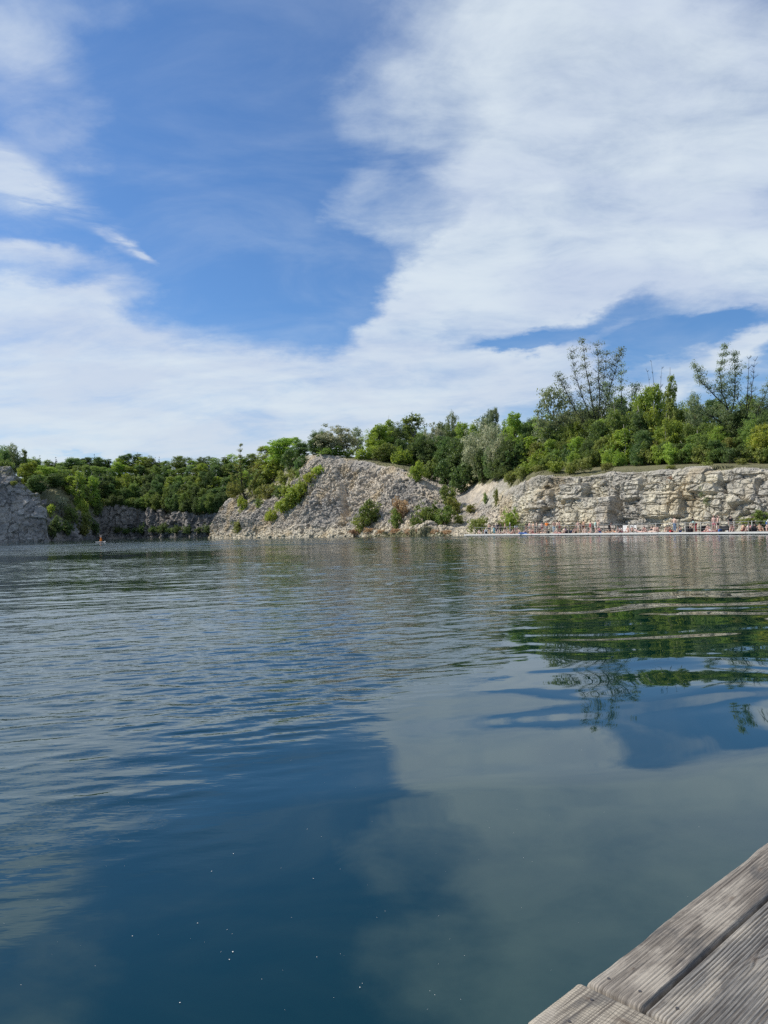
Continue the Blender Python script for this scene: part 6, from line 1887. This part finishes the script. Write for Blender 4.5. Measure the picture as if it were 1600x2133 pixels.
def plank(x0, x1, y0, y1, mat, seed, groove=0.010, gdepth=0.0022, along_x=True, knots=(), wav=0.004, irregular=0.0, amp_reg=1.0, parent=deck):
    """a board between x0..x1 and y0..y1 (local); grooves run along its length"""
    rng = np.random.default_rng(seed)
    Lx, Ly = abs(x1 - x0), abs(y1 - y0)
    lng, wid = (Lx, Ly) if along_x else (Ly, Lx)
    nl = int(max(20, min(420, lng / 0.007))); nw = int(max(12, wid / 0.0016))
    s = np.linspace(0, lng, nl); t = np.linspace(0, wid, nw)
    S, T = np.meshgrid(s, t, indexing='ij')
    P = np.stack([S.ravel() * 2.2, T.ravel() * 14, np.full(S.size, seed * 3.7)], 1)
    warp_ = 0.0035 * fbm(P, 3, seed) + 0.0015 * fbm(P * 3, 2, seed + 5)
    Tn = T.ravel() + warp_
    kn = np.zeros(S.size)
    for (ks, kt, kr) in knots:
        dx_ = (S.ravel() - ks); dy_ = (T.ravel() - kt)
        r_ = np.sqrt((dx_ / 2.2) ** 2 + dy_ ** 2) / kr
        Tn = Tn + np.sign(dy_) * kr * 0.8 * np.exp(-r_ ** 2) * 1.0
        kn = np.maximum(kn, np.exp(-(r_ * 1.8) ** 2))
    ph = Tn / groove
    wave = 0.5 - 0.5 * np.cos(2 * np.pi * ph)
    grooveness = np.clip(1 - wave * 2.1, 0, 1) ** 1.2
    wear = np.clip(0.62 + 0.75 * fbm(np.stack([S.ravel() * 3, T.ravel() * 18, np.full(S.size, seed * 1.3)], 1), 3, seed + 9), 0.08, 1)
    gro = grooveness * wear * amp_reg
    # smooth rims as on a milled board
    rim = sstep(T.ravel(), 0.010, 0.018) * (1 - sstep(T.ravel(), wid - 0.018, wid - 0.010))
    gro *= 0.35 + 0.65 * rim
    z = -gdepth * gro + 0.0012 * fbm(np.stack([S.ravel() * 5, T.ravel() * 30, np.full(S.size, 2.0)], 1), 3, seed + 2)
    z += 0.0015 * kn
    # rounded arrises
    e = np.minimum(T.ravel(), wid - T.ravel()); z -= 0.006 * (1 - sstep(e, 0, 0.008)) ** 2
    e = np.minimum(S.ravel(), lng - S.ravel()); z -= 0.004 * (1 - sstep(e, 0, 0.007)) ** 2
    Tt = T.ravel().copy()
    if irregular:
        k = (1 - sstep(Tt, 0, 0.03))
        Tt = Tt + k * irregular * fbm(np.stack([S.ravel() * 9, S.ravel() * 0, S.ravel() * 0 + seed], 1), 4, seed + 3)
    Sx = S.ravel()
    if along_x:
        X = x0 + Sx * (1 if x1 > x0 else -1); Y = y0 + Tt * (1 if y1 > y0 else -1)
    else:
        X = x0 + Tt * (1 if x1 > x0 else -1); Y = y0 + Sx * (1 if y1 > y0 else -1)
    V = np.stack([X, Y, z], 1)
    idx = np.arange(nl * nw).reshape(nl, nw)
    F1 = np.stack([idx[:-1, :-1], idx[1:, :-1], idx[1:, 1:], idx[:-1, 1:]], -1).reshape(-1, 4)
    # sides down to the underside
    bnd = np.concatenate([idx[:, 0], idx[-1, 1:], idx[::-1, -1][1:], idx[0, ::-1][1:-1]])
    nb = len(V); low = V[bnd].copy(); low[:, 2] = -0.035
    V = np.concatenate([V, low])
    j = np.arange(len(bnd)); j2 = (j + 1) % len(bnd)
    F2 = np.stack([bnd[j], nb + j, nb + j2, bnd[j2]], -1)
    Fq = np.concatenate([F1, F2])
    me = np_mesh('plank', V, Fq)
    add_attr(me, 'groove', np.concatenate([gro, np.zeros(len(bnd))]))
    add_attr(me, 'knot', np.concatenate([kn, np.zeros(len(bnd))]))
    bm = bmesh.new(); bm.from_mesh(me); bmesh.ops.recalc_face_normals(bm, faces=bm.faces[:]); bm.to_mesh(me); bm.free()
    return link_mesh('plank', me, mat, parent)


W1 = wood_mat('weathered_wood_brown', (0.27, 0.235, 0.195), 1.0)
W2 = wood_mat('weathered_wood_grey', (0.225, 0.21, 0.19), 2.0)
W3 = wood_mat('weathered_wood_pale', (0.36, 0.315, 0.25), 3.0)
gap = 0.009
plank(0, 3.2, 0, -(w1_ - gap / 2), W1, 1, groove=0.0095, gdepth=0.0020, knots=((.62, .075, .012), (.12, .05, .006), (.86, .06, .010)), irregular=0.006, amp_reg=.9)
plank(-0.004, 3.2, -(w1_ + gap / 2), -(w1_ + 0.215), W2, 2, groove=0.0092, gdepth=0.0032, knots=((.36, .09, .012),), amp_reg=1.15)
plank(0, 3.2, -(w1_ + 0.224), -(w1_ + 0.430), W1, 3, groove=0.0092, gdepth=0.003)
plank(0.003, 3.2, -(w1_ + 0.439), -(w1_ + 0.645), W2, 4, groove=0.0092, gdepth=0.003)
# boards laid across at the near end
plank(-0.012, -0.212, 0.012, -1.0, W3, 5, groove=0.0085, gdepth=0.0015, along_x=False, knots=((.150, .060, .020), (.05, .04, .008)), irregular=0.0, amp_reg=.8)
plank(-0.222, -0.400, 0.018, -1.0, W1, 6, groove=0.009, gdepth=0.0025, along_x=False)
# nail heads, joists and the side beam
for (x, y) in ((-0.052, -0.045), (-0.150, -0.052), (.045, -.030), (.05, -.105), (.05, -(w1_ + .05)), (.052, -(w1_ + .16))):
    bm = bmesh.new(); bmesh.ops.create_cone(bm, cap_ends=True, segments=14, radius1=.0042, radius2=.0034, depth=.003)
    me = bpy.data.meshes.new('nail_head'); bm.to_mesh(me); bm.free()
    o = link_mesh('nail_head', me, None, deck); o.location = (x, y, .0004)
    if 'nail' not in M: M['nail'] = simple('nail_steel', (.16, .14, .13), .45, .2, 400, .8)
    me.materials.append(M['nail'])
M['joist'] = simple('joist_wood', (.055, .045, .036), .9, .3, 10)
X_, Y_ = Vector((1, 0, 0)), Vector((0, 1, 0))
for x in (-.39, .03, .62, 1.22, 1.82, 2.42, 3.0):
    b = Boxes(); b.box(Vector((x, -1.0, -.19)), X_, Y_, ZA, .06, .955, .152); b.build('joist', M['joist'], deck, .004)
for yy in (-w1_, -w1_ - .2195, -w1_ - .4345):  # dark strips added under the seams, standing in for shade in the gaps
    b = Boxes(); b.box(Vector((.10, yy - .05, -.075)), X_, Y_, ZA, .50, .10, .037); b.build('seam_shade_strip', M['joist'], deck)
    b = Boxes(); b.box(Vector((.70, yy - .05, -.075)), X_, Y_, ZA, .50, .10, .037); b.build('seam_shade_strip', M['joist'], deck)
b = Boxes(); b.box(Vector((-.40, -.043, -.20)), X_, Y_, ZA, 3.6, .040, .160); b.build('side_beam', M['joist'], deck, .004)
for x in (.3, 2.2):
    t = Tubes(); t.add([(x, -.5, -3.0), (x, -.5, -.20)], [.09, .085], 12); link_mesh('pile', t.mesh('pile'), M['joist'], deck)

# ---- pale specks floating on the calm water
rs = np.random.default_rng(9)
V = []; Fs = []
def speck(x, y, r):
    b0 = len(V); k = 6
    for i in range(k):
        a_ = 6.283 * i / k; q = r * rs.uniform(.6, 1.2)
        V.append((x + q * math.cos(a_), y + q * math.sin(a_), .003))
    V.append((x, y, .003 + r * .5))
    for i in range(k): Fs.append((b0 + i, b0 + (i + 1) % k, b0 + k))
for _ in range(150):
    px = rs.uniform(0, 1500); py = rs.uniform(1500, 2120)
    if rs.uniform() > 0.75 - abs(px - 620) / 1600: continue
    p = on_plane(px, py, 0.0); speck(p.x, p.y, rs.uniform(.0006, .0015))
for (px, py, r) in ((485, 1984, .0055), (486, 1779, .0045), (441, 1816, .004), (412, 1924, .0035), (276, 1951, .0035), (489, 1486, .006), (660, 1995, .003), (375, 2090, .004), (653, 1831, .0035), (750, 2058, .004), (640, 1728, .003), (478, 2000, .0045)):
    p = on_plane(px, py, 0.0); speck(p.x, p.y, r * .62)
M['speck'] = simple('pollen', (.75, .74, .68), .8)
tag(link_mesh('floating_specks', list_mesh('specks', V, Fs), M['speck']), kind='stuff')
